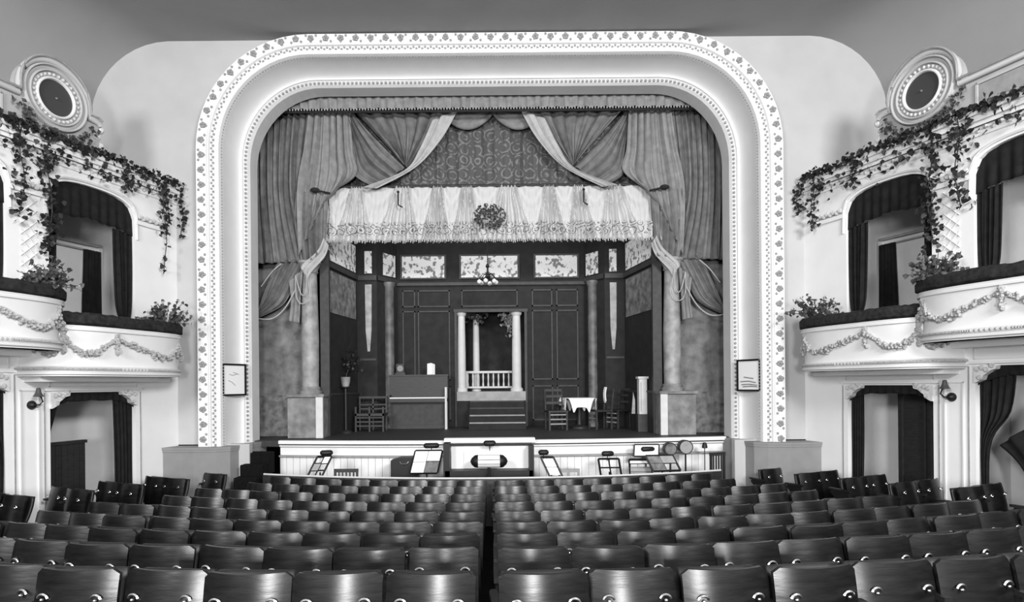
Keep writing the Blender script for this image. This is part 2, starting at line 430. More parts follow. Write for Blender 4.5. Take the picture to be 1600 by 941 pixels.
def plan_pts(s0, s1, D, n=40, e=3.2):
    """bowed plan of a box front: (s,d) from the stage end to the audience end"""
    out = []
    for i in range(n + 1):
        q = math.pi * i / n; c, s_ = math.cos(q), math.sin(q)
        out.append(((s0 + s1) / 2 - (s1 - s0) / 2 * math.copysign(abs(c) ** (2 / e), c), D * max(s_, 0) ** (2 / e)))
    return out
def offset_plan(pl, o):
    out = []
    for i, (s, d) in enumerate(pl):
        a = pl[max(i - 1, 0)]; b = pl[min(i + 1, len(pl) - 1)]; ts, td = b[0] - a[0], b[1] - a[1]; L = math.hypot(ts, td) or 1
        ns, nd = -td / L, ts / L
        if i == 0: ns, nd = -1, 0
        if i == len(pl) - 1: ns, nd = 1, 0
        out.append((s + ns * o, d + nd * o))
    return out
def sweep_plan(side, pl, prof, m=None, wob=None):
    m = m or MB(); rows = []
    for o, z in prof:
        rows.append([wp(side, s, d + .0, z + (wob(i) if wob else 0)) for i, (s, d) in enumerate(offset_plan(pl, o))])
    n = len(pl); vs = [p for r in rows for p in r]
    return m.add(vs, [(k * n + i, k * n + i + 1, (k + 1) * n + i + 1, (k + 1) * n + i) for k in range(len(rows) - 1) for i in range(n - 1)])

def garland(m, pts, r0, r1, rnd, dens=9):
    for i in range(len(pts) - 1):
        a, b = pts[i], pts[i + 1]
        for k in range(max(dens, int((b - a).length / .011))):
            t = rnd.random(); p = a.lerp(b, t); f = (i + t) / (len(pts) - 1); rr = r0 + (r1 - r0) * math.sin(math.pi * f)
            p = p + Vector((rnd.gauss(0, 1), rnd.gauss(0, .5), rnd.gauss(0, 1))) * rr * .45
            m.ball(p, rnd.uniform(.02, .034), 5, 3)

def theatre_box(side, k, nm):
    far = k == 0
    s0, s1, D = ((.42, 2.95, .82), (2.62, 5.1, .9))[k]
    zb, zt = ((.20, .93), (.57, 1.27))[k]
    pl = plan_pts(s0, s1, D, 48, 3.4)
    where = ('stage-side', 'nearer')[k]
    T = thing('theatre_box', 'white bowed box with plaster garlands, the %s on the %s wall' % ('lower one by the stage' if far else 'higher nearer one', nm), 'theatre box', wp(side, (s0 + s1) / 2, .4, zb))
    h = zt - zb
    prof = [(-.015, zb + .12), (-.02, zb + .2)] + [(-.02 + .045 * q ** 1.6, zb + .2 + (h - .28) * q) for q in (.25, .5, .75, 1)]
    sweep_plan(side, pl, prof).build('parapet', WHITE, T, smooth=True)
    sweep_plan(side, pl, [(.02, zt - .08), (.05, zt - .07), (.055, zt - .04), (.03, zt - .035), (.045, zt - .02), (.05, zt), (-.1, zt)]).build('top_moulding', WHITE, T, smooth=True)
    sweep_plan(side, pl, [(-.3, zb - .03), (-.02, zb - .03), (.03, zb), (.035, zb + .03), (.01, zb + .04)]).build('base_moulding', WHITE, T)
    sweep_plan(side, pl, [(.01, zb + .04), (.035, zb + .055), (.035, zb + .10), (-.015, zb + .12)]).build('leaf_moulding', CREAM, T)
    orn = MB()
    po = offset_plan(pl, .035)
    for i in range(len(po) - 1):
        for t in (0, .25, .5, .75):
            s = po[i][0] + (po[i + 1][0] - po[i][0]) * t; d = po[i][1] + (po[i + 1][1] - po[i][1]) * t
            orn.ball(wp(side, s, d, zb + .078), .022, 5, 3)
    orn.build('leaf_relief', GARL, T, kind='stuff')
    # floor of the box / soffit
    m = MB(); base = [wp(side, s, d, zb - .03) for s, d in pl]
    m.prism(base, (0, 0, .05)); m.build('floor_slab', WHITE, T)
    # soffit skirt that carries the box on the wall
    wbox(MB(), side, s0 + .1, s1 - .1, 0, .35 if far else .3, zb - .11, zb - .03).build('soffit_moulding', WHITE, T)
    # velvet rail
    rnd = random.Random(side * 3 + k)
    wob = [rnd.uniform(-.012, .02) for _ in pl]
    vr = sweep_plan(side, pl, [(.03, zt), (.075, zt + .03), (.08, zt + .13), (.03, zt + .19), (-.08, zt + .195), (-.13, zt + .12), (-.13, zt)], wob=lambda i: wob[i]).build('velvet_rail', VELVET, T, smooth=True, label='dark velvet armrest along the top of the parapet')
    # garland swags and drops; spacing along the plan
    n = len(pl)
    drops = [n * f for f in ((.10, .27, .50, .73, .90) if not far else (.11, .28, .52, .74, .9))]
    po = offset_plan(pl, .03)
    def P(i, z):
        i = max(0, min(i, n - 1.001)); a = int(i); t = i - a
        s = po[a][0] + (po[a + 1][0] - po[a][0]) * t; d = po[a][1] + (po[a + 1][1] - po[a][1]) * t
        return wp(side, s, d, z)
    zt2 = zt - .16
    for a, b in zip(drops, drops[1:]):
        pts = [P(a + (b - a) * q / 10, zt2 - .27 * (1 - (2 * q / 10 - 1) ** 2)) for q in range(11)]
        g = MB(); garland(g, pts, .022, .055, rnd, 9); g.build('garland_swag', GARL, T, kind='stuff')
    for a in drops:
        pts = [P(a, zt2 + .06 - .3 * q / 5) for q in range(6)]
        g = MB(); garland(g, pts, .02, .04, rnd, 5); g.ball(P(a, zt2 + .05), .045, 6, 4); g.build('garland_drop', GARL, T, kind='stuff')
    return T, pl, zt

def box_wall(side, nm):
    rnd = random.Random(11 + side)
    m = MB(); br = [-.02]
    segs = []
    cur = -.02
    for k, (a, b) in enumerate(OP):
        wbox(m, side, cur, a, -.24, 0, -ZC - .2, TOPW)
        NS = 20
        for i in range(NS):
            sa, sb = a + (b - a) * i / NS, a + (b - a) * (i + 1) / NS
            whex(m, side, sa, sb, -.24, 0, (LTOP[k],) * 2, (SILL[k],) * 2)
            whex(m, side, sa, sb, -.24, 0, (arch_z(k, sa), arch_z(k, sb)), (TOPW,) * 2)
        cur = b
    wbox(m, side, cur, SEND, -.24, 0, -ZC - .2, TOPW)
    wall = struct(m.build('wall_' + nm, WHITE))
    # cornice ledge
    c = MB()
    for z0, z1, d in ((3.52, 3.56, .03), (3.66, 3.72, .05), (3.72, 3.80, .10), (3.80, 3.87, .15)): wbox(c, side, -.02, SEND, -1.9 if z0 > 3.75 else -.2, d, z0, z1)
    struct(c.build('trim_%d' % (1 if side < 0 else 2), WHITE))
    orn = MB()
    for i in range(52):
        s = .05 + i * .1
        orn.ball(wp(side, s, .02, 3.61 + .02 * (-1) ** i), .035, 5, 3)
    orn.build('frieze_relief', ORN, wall, kind='stuff')
    # arch mouldings and pier panels
    for k in (0, 1):
        a, b = OP[k]
        pts = [wp(side, a - .05, .015, SPRING - .35)] + [wp(side, a - .04 + (b - a + .08) * i / 24, .015, arch_z(k, a + (b - a) * i / 24) + .05) for i in range(25)] + [wp(side, b + .05, .015, SPRING - .35)]
        MB().tube(pts, .022, 6).build('arch_moulding', CREAM, wall)
        # lower doorway: lintel panel, corner brackets
        lt = LTOP[k]
        wframe(MB(), side, a - .02, b + .02, lt + .09, lt + .26, .018).build('lintel_panel', CREAM, wall)
        wbox(MB(), side, a - .1, b + .1, 0, .05, lt + .03, lt + .07).build('lintel_moulding', WHITE, wall)
        for e, sg in ((a, 1), (b, -1)):
            prof = [(0, 0), (.30, 0), (.29, -.05), (.22, -.07), (.16, -.12), (.13, -.14), (.10, -.2), (.03, -.24), (0, -.25)]
            n_ = Vector(wp(side, 0, .04, 0)) - Vector(wp(side, 0, -.2, 0))
            MB().prism([wp(side, e + sg * x, -.2, lt + z) for x, z in prof], n_).build('corner_bracket', CREAM, wall)
            sc = MB()
            for (x, z) in ((.24, .0), (.17, -.06), (.08, -.17), (.05, -.05), (.11, -.03)): sc.ball(wp(side, e + sg * x, .04, lt + z), .04, 6, 4)
            sc.build('scroll_relief', ORN, wall)
        # edge lines of the piers
        for s_ in (a - .09, b + .09):
            wbox(MB(), side, s_ - .008, s_ + .008, 0, .012, -ZC, lt).build('pier_line', GREYB, wall)
    pa, pb = OP[0][1], OP[1][0]
    wframe(MB(), side, pa + .17, pb - .16, -2.2, -.03, .02, 0, .02).build('pier_panel', CREAM, wall)
    # trellis panel above the box, diagonal slats
    for i in range(9):
        z0 = 1.5 + i * .16
        for sg in (-1, 1):
            p, q = wp(side, pa + .3 - sg * .12, .012, z0), wp(side, pa + .3 + sg * .12, .012, z0 + .24)
            MB().tube([p, q], .009, 4).build('trellis_slat', CREAM, wall)
    # capital of the pier and of the end pier
    for s0, s1 in ((pa + .0, pb - .0), (.30, OP[0][0])):
        wbox(MB(), side, s0 + .02, s1 - .02, 0, .05, 2.93, 3.0).build('impost', WHITE, wall)
        orn = MB()
        for i in range(8): orn.ball(wp(side, s0 + .08 + (s1 - s0 - .16) * i / 7, .05, 3.05 + .02 * (i % 2)), .045, 6, 4)
        orn.build('impost_relief', ORN, wall)
    # attic with round medallion
    A = thing('wall_medallion', 'round plaster medallion with dark centre above the %s boxes' % nm, 'medallion', wp(side, 2.33, 0, 3.87))
    cs, cz, rr = 2.35, 4.55, .55
    out = [(1.6, 3.87), (1.6, 4.42), (1.66, 4.46), (cs - rr, 4.46)]
    for i in range(25):
        q = math.pi - math.pi * i / 24; out.append((cs + rr * math.cos(q), cz + rr * math.sin(q)))
    out += [(cs + rr, 4.40), (SEND, 4.40), (SEND, 3.87)]
    thick = wp(side, 0, .0, 0) - wp(side, 0, -.16, 0)
    MB().prism([wp(side, s, -.16, z) for s, z in out], thick).build('attic_plate', ATTIC, A)
    hood = [wp(side, s, .03, z) for s, z in out[1:-1]]
    MB().tube(hood, .045, 8).build('hood_moulding', WALLG, A, smooth=True)
    MB().tube([p + (wp(side, 0, .05, 0) - wp(side, 0, 0, 0)) + Vector((0, 0, .055)) for p in hood], .02, 6).build('hood_edge', GREYB, A)
    ax = wp(side, 0, 1, 0) - wp(side, 0, 0, 0); cc = wp(side, cs, 0, cz)
    MB().lathe([(.0, .03), (.27, .03), (.275, 0)], cc, 32, ax).build('centre_disc', DISC, A, smooth=True)
    for ri, ro, hh, mt in ((.27, .315, .07, CREAM), (.315, .385, .035, GARL), (.385, .42, .075, WALLG), (.42, .47, .04, ATTIC), (.47, .505, .08, WALLG)):
        MB().lathe([(ri, 0), (ri, hh * .7), ((ri * 2 + ro) / 3, hh), ((ri + 2 * ro) / 3, hh), (ro, hh * .7), (ro, 0)], cc, 40, ax).build('ring', mt, A, smooth=True)
    orn = MB()
    for i in range(30):
        q = 2 * math.pi * i / 30; orn.ball(wp(side, cs + .35 * math.cos(q), .04, cz + .35 * math.sin(q)), .03, 5, 3)
    orn.build('leaf_ring_relief', ORN, A)
    MB().ball(wp(side, cs, .05, cz), .02, 6, 4).build('centre_boss', CHROME, A)
    wframe(MB(), side, 3.12, 4.6, 3.96, 4.3, .03, 0, .03).build('attic_panel_frame', WALLG, A)
    wbox(MB(), side, 3.16, 4.56, 0, .01, 4.0, 4.26).build('attic_panel', GREYB, A)
    g = MB()
    for i in range(150):
        q = math.pi * (1.12 + .76 * rnd.random()); r_ = rnd.uniform(.55, .72)
        leaf(g, wp(side, cs + r_ * 1.05 * math.cos(q), .09 + .03 * rnd.random(), max(cz + r_ * math.sin(q), 3.9)), .04, rnd)
    g.build('leaf_swag', LEAFG, A)
    sc = MB()
    for (s_, z, r_) in ((1.5, 3.95, .09), (1.56, 4.1, .07), (1.6, 4.24, .06), (1.55, 4.38, .07)): sc.ball(wp(side, s_, -.05, z), r_, 8, 6)
    sc.build('console_scroll', CREAM, A)
    return wall

def box_interior(side, nm):
    b = MB()
    wbox(b, side, .3, SEND, -1.35, -1.2, -ZC - .2, 3.7)
    back = struct(b.build('wall_box_back_' + nm, CREAM))
    e = MB(); wbox(e, side, .3, .42, -1.2, -.24, -ZC - .2, 3.7); wbox(e, side, 2.70, 2.80, -1.2, -.24, -ZC - .2, 3.7); wbox(e, side, SEND - .1, SEND, -1.2, -.24, -ZC - .2, 3.7)
    struct(e.build('wall_box_partition_' + nm, CREAM))
    c = MB(); wbox(c, side, .3, 2.75, -1.2, -.2, LTOP[0] + .26, LTOP[0] + .32); wbox(c, side, 2.75, SEND, -1.2, -.2, LTOP[1] + .26, LTOP[1] + .32); wbox(c, side, .3, SEND, -1.3, -.2, 3.66, 3.7)
    struct(c.build('ceiling_box_' + nm, CREAM))
    # far box: inner door with lintel and dark hanging
    D = thing('box_doorway', 'pale inner doorway seen through the %s stage-side box arch' % nm, 'doorway', wp(side, 1.1, -1.2, .4))
    wbox(MB(), side, .66, 1.62, -1.2, -1.13, 2.64, 2.69).build('lintel', GREYB, D); wbox(MB(), side, .66, 1.62, -1.2, -1.15, 2.54, 2.57).build('lintel_line', GREYB, D)
    wbox(MB(), side, 1.60, 1.66, -1.2, -1.15, .3, 2.64).build('jamb', CREAM, D); wbox(MB(), side, .62, .68, -1.2, -1.15, .3, 2.64).build('jamb', CREAM, D)
    dm = drape_mb([wp(side, .70, -1.1, 2.55), wp(side, .69, -1.1, 1.4), wp(side, .66, -1.1, .3)], [wp(side, 1.02, -1.1, 2.55), wp(side, 1.06, -1.1, 1.4), wp(side, 1.08, -1.1, .3)], 5, .025, ph=side, depth=(wp(side, 0, 1, 0) - wp(side, 0, 0, 0)))
    tag(dm.build('door_curtain', DRAPE, solid=.01, smooth=True), 'dark curtain hanging in the inner doorway of the %s stage-side box' % nm, 'curtain')
    nrm = wp(side, 0, 1, 0) - wp(side, 0, 0, 0)
    for k in (0, 1):
        a, b_ = OP[k]; wh = ('stage-side', 'nearer')[k]
        # valance following the arch
        V = MB()
        def fn(u, v):
            s = a - .02 + (b_ - a + .04) * u; top = arch_z(k, min(max(s, a), b_)) + .03
            bot = 2.70 + .10 * math.sin(u * math.pi) + .03 * abs(math.sin(u * 9))
            return wp(side, s, -.07 + .02 * math.sin(u * 60) * (.3 + v), top + (bot - top) * v)
        V.grid(fn, 60, 6)
        tag(V.build('arch_valance', DRAPE, solid=.01, smooth=True), 'dark gathered valance under the %s arch of the %s boxes' % (wh, nm), 'valance')
        # long curtain at the stage side of the arch, looped up at its foot
        A_ = [wp(side, a + .0, -.09, 2.75), wp(side, a + .0, -.09, 2.0), wp(side, a + .03, -.09, 1.3 + k * .25), wp(side, a + .13, -.09, 1.14 + k * .25)]
        B_ = [wp(side, a + .34, -.09, 2.78), wp(side, a + .31, -.09, 2.0), wp(side, a + .27, -.09, 1.4 + k * .25), wp(side, a + .16, -.09, 1.14 + k * .25)]
        tag(drape_mb(A_, B_, 4, .03, depth=nrm, ph=k).build('arch_curtain', DRAPE, solid=.01, smooth=True), 'long dark looped curtain at the stage edge of the %s %s box arch' % (nm, wh), 'curtain')
        wz = SILL[k]
        A_ = [wp(side, b_ - .17, -.09, 2.75), wp(side, b_ - .15, -.09, 1.6), wp(side, b_ - .12, -.09, wz)]
        B_ = [wp(side, b_ + .01, -.09, 2.75), wp(side, b_ + .01, -.09, 1.6), wp(side, b_ + .01, -.09, wz)]
        tag(drape_mb(A_, B_, 3, .025, depth=nrm, ph=k + 1).build('arch_curtain', DRAPE, solid=.01, smooth=True), 'narrow dark curtain at the audience edge of the %s %s box arch' % (nm, wh), 'curtain')
        # lower doorway hangings
        lt = LTOP[k]
        V = MB()
        def fn2(u, v):
            s = a - .01 + (b_ - a + .02) * u; edge = abs(2 * u - 1)
            top = lt + .02; bot = lt - .13 - .16 * edge ** 4 - .02 * abs(math.sin(u * 12))
            return wp(side, s, -.07 + .015 * math.sin(u * 70) * (.3 + v), top + (bot - top) * v)
        V.grid(fn2, 60, 5)
        tag(V.build('door_valance', DRAPE, solid=.01, smooth=True), 'dark valance across the %s ground-floor doorway on the %s' % (wh, nm), 'valance')
        if k == 0:
            A_ = [wp(side, a, -.10, lt), wp(side, a, -.10, -1.2), wp(side, a, -.10, -2.4)]
            B_ = [wp(side, a + (.40 if side < 0 else .25), -.10, lt), wp(side, a + (.36 if side < 0 else .24), -.10, -1.2), wp(side, a + (.36 if side < 0 else .2), -.10, -2.4)]
            tag(drape_mb(A_, B_, 5, .03, depth=nrm, ph=2).build('door_curtain', DRAPE, solid=.01, smooth=True), 'full-length dark curtain at the stage edge of the %s ground-floor doorway' % nm, 'curtain')
            if side < 0:
                A_ = [wp(side, b_ - .24, -.10, lt), wp(side, b_ - .16, -.10, -.4), wp(side, b_ - .03, -.10, -.8)]
                B_ = [wp(side, b_ + .01, -.10, lt), wp(side, b_ + .01, -.10, -.4), wp(side, b_ + .01, -.10, -.8)]
                tag(drape_mb(A_, B_, 4, .025, depth=nrm, ph=3).build('door_curtain', DRAPE, solid=.01, smooth=True), 'short dark curtain looped to the audience edge of the left doorway', 'curtain')
        else:
            A_ = [wp(side, a, -.10, lt), wp(side, a, -.10, -.5), wp(side, a, -.10, -1.05), wp(side, a + .05, -.10, -2.4)]
            B_ = [wp(side, a + .5, -.10, lt), wp(side, a + .42, -.10, -.45), wp(side, a + .12, -.10, -1.0), wp(side, a + .12, -.10, -2.4)]
            tag(drape_mb(A_, B_, 5, .03, depth=nrm, ph=2).build('door_curtain', DRAPE, solid=.01, smooth=True), 'dark tied-back curtain at the stage edge of the nearer %s doorway' % nm, 'curtain')
            A_ = [wp(side, a + .18, -.22, -.95), wp(side, a + .5, -.22, -1.35), wp(side, a + .8, -.22, -2.4)]
            B_ = [wp(side, b_, -.22, lt), wp(side, b_, -.22, -.9), wp(side, b_, -.22, -2.4)]
            tag(drape_mb(A_, B_, 6, .03, depth=nrm, ph=2.5).build('door_curtain', DRAPE, solid=.01, smooth=True), 'wide dark curtain sweeping down in the nearer %s doorway' % nm, 'curtain')
    a, b_ = OP[0]
    if side < 0:
        Pn = thing('door_partition', 'low dark panelled partition in the left ground-floor doorway', 'partition', wp(side, 2.1, -.45, -ZC))
        for i in range(9):
            s0 = 1.55 + i * .103
            wbox(MB(), side, s0, s0 + .098, -.5, -.45, -2.42, -.95).build('board', WOOD, Pn)
        wbox(MB(), side, 1.53, 2.49, -.52, -.42, -.95, -.90).build('cap_rail', WOOD, Pn)
    else:
        Pn = thing('door_screen', 'tall dark panelled door standing in the right ground-floor doorway', 'door', wp(side, 1.9, -.6, -ZC))
        wbox(MB(), side, 1.42, 2.5, -.66, -.6, -2.42, -.1).build('leaf', WOOD, Pn)
        wframe(MB(), side, 1.5, 1.92, -2.3, -.25, .03, -.6, -.58).build('panel_moulding', FLATM, Pn)
        wframe(MB(), side, 2.0, 2.42, -2.3, -.25, .03, -.6, -.58).build('panel_moulding', FLATM, Pn)

def sconce(side, nm):
    s = (OP[0][1] + OP[1][0]) / 2 - .02; z = -.26
    T = thing('wall_sconce', 'small dark wall sconce with bell shade on the %s pilaster' % nm, 'wall lamp', wp(side, s, 0, z))
    nrm = wp(side, 0, 1, 0) - wp(side, 0, 0, 0)
    MB().lathe([(0, .0), (.065, .0), (.07, .02), (.05, .05), (.035, .08), (0, .09)], wp(side, s, 0, z), 16, nrm).build('backplate', IRON, T, smooth=True)
    MB().tube([wp(side, s, .07, z), wp(side, s - .04, .12, z + .0), wp(side, s - .07, .15, z + .05), wp(side, s - .04, .16, z + .12), wp(side, s - .0, .16, z + .14)], .012, 6).build('arm', IRON, T, smooth=True)
    MB().lathe([(.02, .12), (.03, .10), (.035, .06), (.05, .02), (.075, -.01), (.07, -.012), (.045, .02), (.028, .06), (.02, .10)], wp(side, s, .16, z + .14), 14).build('lamp_shade', mat('sconce_shade', .07, .5), T, smooth=True)
    MB().lathe([(0, -.02), (.02, -.01), (.025, .02), (.012, .05), (0, .06)], wp(side, s, .16, z + .14), 8).build('bulb', PAPER, T, smooth=True)

def ivy(name, label, pts, n, spread, size, rnd, mt=LEAF, group=None):
    T = thing(name, label, 'ivy', tuple(pts[0]), group)
    MB().tube(pts, .008, 5).build('stem', mt, T)
    g = MB()
    for i in range(n):
        t = rnd.random(); p = smooth_curve(pts, t)
        leaf(g, p + Vector((rnd.gauss(0, spread), rnd.gauss(0, spread * .5) - .03, rnd.gauss(0, spread))), size * rnd.uniform(.7, 1.4), rnd)
    g.build('leaves', mt, T, kind='stuff')
    return T
def plant(name, label, c, rx, rz, n, rnd, blooms=10, mt=LEAFG):
    T = thing(name, label, 'plant', tuple(c))
    st = MB(); lf = MB(); bl = MB(); c = Vector(c)
    for i in range(n):
        q = rnd.uniform(0, 2 * math.pi); el = rnd.uniform(.1, 1.2); L = rnd.uniform(.5, 1)
        tip = c + Vector((math.cos(q) * rx * math.cos(el) * L, math.sin(q) * rx * .7 * math.cos(el) * L, rz * math.sin(el) * L))
        mid = c.lerp(tip, .5) + Vector((0, 0, .06))
        st.tube([c, mid, tip], .005, 4, False)
        for t in (.45, .6, .75, .9, 1):
            p = c.lerp(mid, t * 2) if t < .5 else mid.lerp(tip, t * 2 - 1)
            leaf(lf, p + Vector((rnd.gauss(0, .02), rnd.gauss(0, .02), rnd.gauss(0, .02))), rnd.uniform(.03, .055), rnd)
        if i < blooms: bl.ball(tip, rnd.uniform(.015, .028), 5, 3)
    st.build('stems', mt, T, kind='stuff'); lf.build('leaves', mt, T, kind='stuff')
    if blooms: bl.build('blossoms', BLOOM, T, kind='stuff')
    return T

for side, nm in ((-1, 'left'), (1, 'right')):
    box_wall(side, nm); box_interior(side, nm)
    B0, pl0, zt0 = theatre_box(side, 0, nm); B1, pl1, zt1 = theatre_box(side, 1, nm)
    sconce(side, nm)
    rnd = random.Random(50 + side)
    # ivy along the cornice edge
    edge = [wp(side, s, .17, 3.88 + .02 * math.sin(s * 5)) for s in [.1 + .25 * i for i in range(21)]]
    ivy('ivy_garland', 'dark ivy trailing along the whole edge of the %s cornice' % nm, edge, 620, .045, .042, rnd)
    band = [wp(side, s, .14, 3.62) for s in [.35 + .25 * i for i in range(20)]]
    ivy('ivy_cluster', 'loose ivy leaves scattered over the frieze above the %s boxes' % nm, band, 190, .10, .045, rnd)
    hang = [(.02, .95, 45, 'thin ivy strand hanging at the stage end of the %s cornice'), (.36, 1.0, 75, 'short ivy strand hanging on the %s end pier'),
            (.42, 1.75, 40, 'long sparse ivy tendril hanging down the %s end pier'),
            (1.2, .42, 40, 'short ivy tuft hanging over the stage edge of the %s box arch'),
            (2.55, 1.75, 190, 'thick ivy strand hanging down the pier between the %s boxes'),
            (2.95, 1.3, 110, 'ivy strand hanging on the %s pier beside the near arch')]
    if side > 0: hang = [h for h in hang if h[1] != 1.75 or h[2] == 190]
    for s0, L, n, lb in hang:
        if side > 0 and s0 < .1: L = .6
        pts = [wp(side, s0 + .04 * math.sin(i * 1.3), .16, 3.85 - L * i / 6) for i in range(7)]
        ivy('ivy_strand', lb % nm, pts, n, .05 if n < 100 else .085, .042, rnd)
    # plants standing on the box rails
    pc = wp(side, .78, .55, zt0 + .12)
    plant('flower_spray', 'pale flowering spray on the stage end of the lower %s box rail' % nm, pc, .55, .58, 52, rnd, 30)
    pc = wp(side, 2.95, .62, zt1 + .12)
    plant('flower_spray', 'bushy dark plant on the stage end of the higher %s box rail' % nm, pc, .50, .55, 60, rnd, 12)
    # box chairs, backs and arms peeping over the rails
    for i, (s0, d0, k) in enumerate(((1.35, .25, 0), (1.95, .3, 0), (3.55, .3, 1))):
        zf = (.22, .59)[k]
        lb = ('dark rounded chair back rising beside the flowers in the lower %s box', 'dark rounded chair back in the lower %s box near the higher box', 'dark rounded chair back in the higher %s box')[i] % nm
        T = thing('box_chair', lb, 'chair', wp(side, s0, d0, zf))
        MB().tube([wp(side, s0 - .2, d0, zf + .45), wp(side, s0 - .19, d0, zf + .85), wp(side, s0 - .1, d0, zf + .96), wp(side, s0 + .1, d0, zf + .96), wp(side, s0 + .19, d0, zf + .85), wp(side, s0 + .2, d0, zf + .45)], .025, 8).build('back_frame', WOOD, T, smooth=True)
        MB().tube([wp(side, s0 - .18, d0, zf + .72), wp(side, s0 + .18, d0, zf + .72)], .03, 8).build('back_rail', WOOD, T)
        wbox(MB(), side, s0 - .2, s0 + .2, d0 - .38, d0 + .02, zf + .41, zf + .46).build('seat', VELVET, T)
        for a in (-.18, .18):
            for b in (-.34, 0): MB().tube([wp(side, s0 + a, d0 + b, zf + .0), wp(side, s0 + a, d0 + b, zf + .42)], .018, 6).build('leg', WOOD, T)

# framed programme cards on the cove of the arch
for side, nm in ((-1, 'left'), (1, 'right')):
    a, b = Vector((side * 5.19, 11.56, 0)), Vector((side * 4.945, 12.08, 0)); n = Vector((-side * (b.y - a.y), -abs(b.x - a.x), 0)).normalized()
    z0, z1 = ZC - .19, ZC + .44
    T = thing('programme_frame', 'dark framed act card hanging low on the %s leg of the arch' % nm, 'picture frame', tuple((a + b) / 2 + Vector((0, 0, z0))))
    def q(t, z, o): return a.lerp(b, t) + n * o + Vector((0, 0, z))
    def pb(m, t0, t1, za, zb, o0, o1): return m.hexa([q(t0, za, o0), q(t1, za, o0), q(t1, za, o1), q(t0, za, o1)], [q(t0, zb, o0), q(t1, zb, o0), q(t1, zb, o1), q(t0, zb, o1)])
    pb(MB(), 0.03, .97, z0 + .02, z1 - .02, 0, .015).build('card', PAPER, T)
    for t0, t1, za, zb in ((0, 1, z0, z0 + .035), (0, 1, z1 - .035, z1), (0, .06, z0, z1), (.94, 1, z0, z1)):
        pb(MB(), t0, t1, za, zb, -.01, .035).build('frame_bar', IRON, T)
    if side < 0: marks = [((.3, .42), (.45, .4), (.62, .43)), ((.25, .3), (.4, .27), (.55, .2)), ((.45, .46), (.7, .42))]
    else: marks = [((.2, .17), (.5, .2), (.85, .19)), ((.15, .12), (.5, .14), (.8, .13)), ((.15, .09), (.45, .10), (.75, .09)), ((.3, .25), (.7, .28))]
    for mk in marks:
        MB().tube([q(t, z0 + z, .018) for t, z in mk], .006 if side < 0 else .012, 4).build('writing_stroke', GREYB, T)

# stair from the auditorium up to the stage, left of the pit
T = thing('stage_stair', 'dark carpeted steps climbing to the stage left of the pit', 'stairs', (-4.65, 10.4, 0))
for i in range(6):
    top = 1.14 - .2 * i; y1 = 12.05 - .29 * i
    MB().box(-4.80 if i < 3 else -4.98, -4.36 - .012 * i, y1 - .31, y1, max(-.02, top - .42), top).build('step', CARPET, T)

# ------------------------------------------------------------------ stage draperies
# grey border along the top of the opening
uL = [at(440, 146, 12.75), at(440, 160, 12.75), at(440, 171, 12.75)]
T = thing('grand_border', 'grey pleated border curtain along the top of the stage opening', 'curtain', (0, 12.75, ZC + 5.8))
xl = 4.62
drape_mb([(-xl, 12.75, ZC + 6.35), (-xl, 12.75, ZC + 5.86)], [(xl, 12.75, ZC + 6.35), (xl, 12.75, ZC + 5.86)], 46, .03, 6).build('cloth', CURT, T, smooth=True)
g = MB()
for i in range(150): g.lathe([(.002, .0), (.014, -.02), (.012, -.05), (.0, -.055)], (-xl + (i + .5) * 2 * xl / 150, 12.73, ZC + 5.865), 5)
g.build('bead_fringe', CURTL, T, kind='stuff')
MB().tube([(-xl, 12.78, ZC + 5.81), (xl, 12.78, ZC + 5.81)], .03, 6).build('batten', IRON, T)
for x_ in (-3.2, 0, 3.2): MB().tube([(x_, 12.8, ZC + 5.81), (x_, 12.8, 10.0)], .008, 5).build('hanging_line', IRON, T)

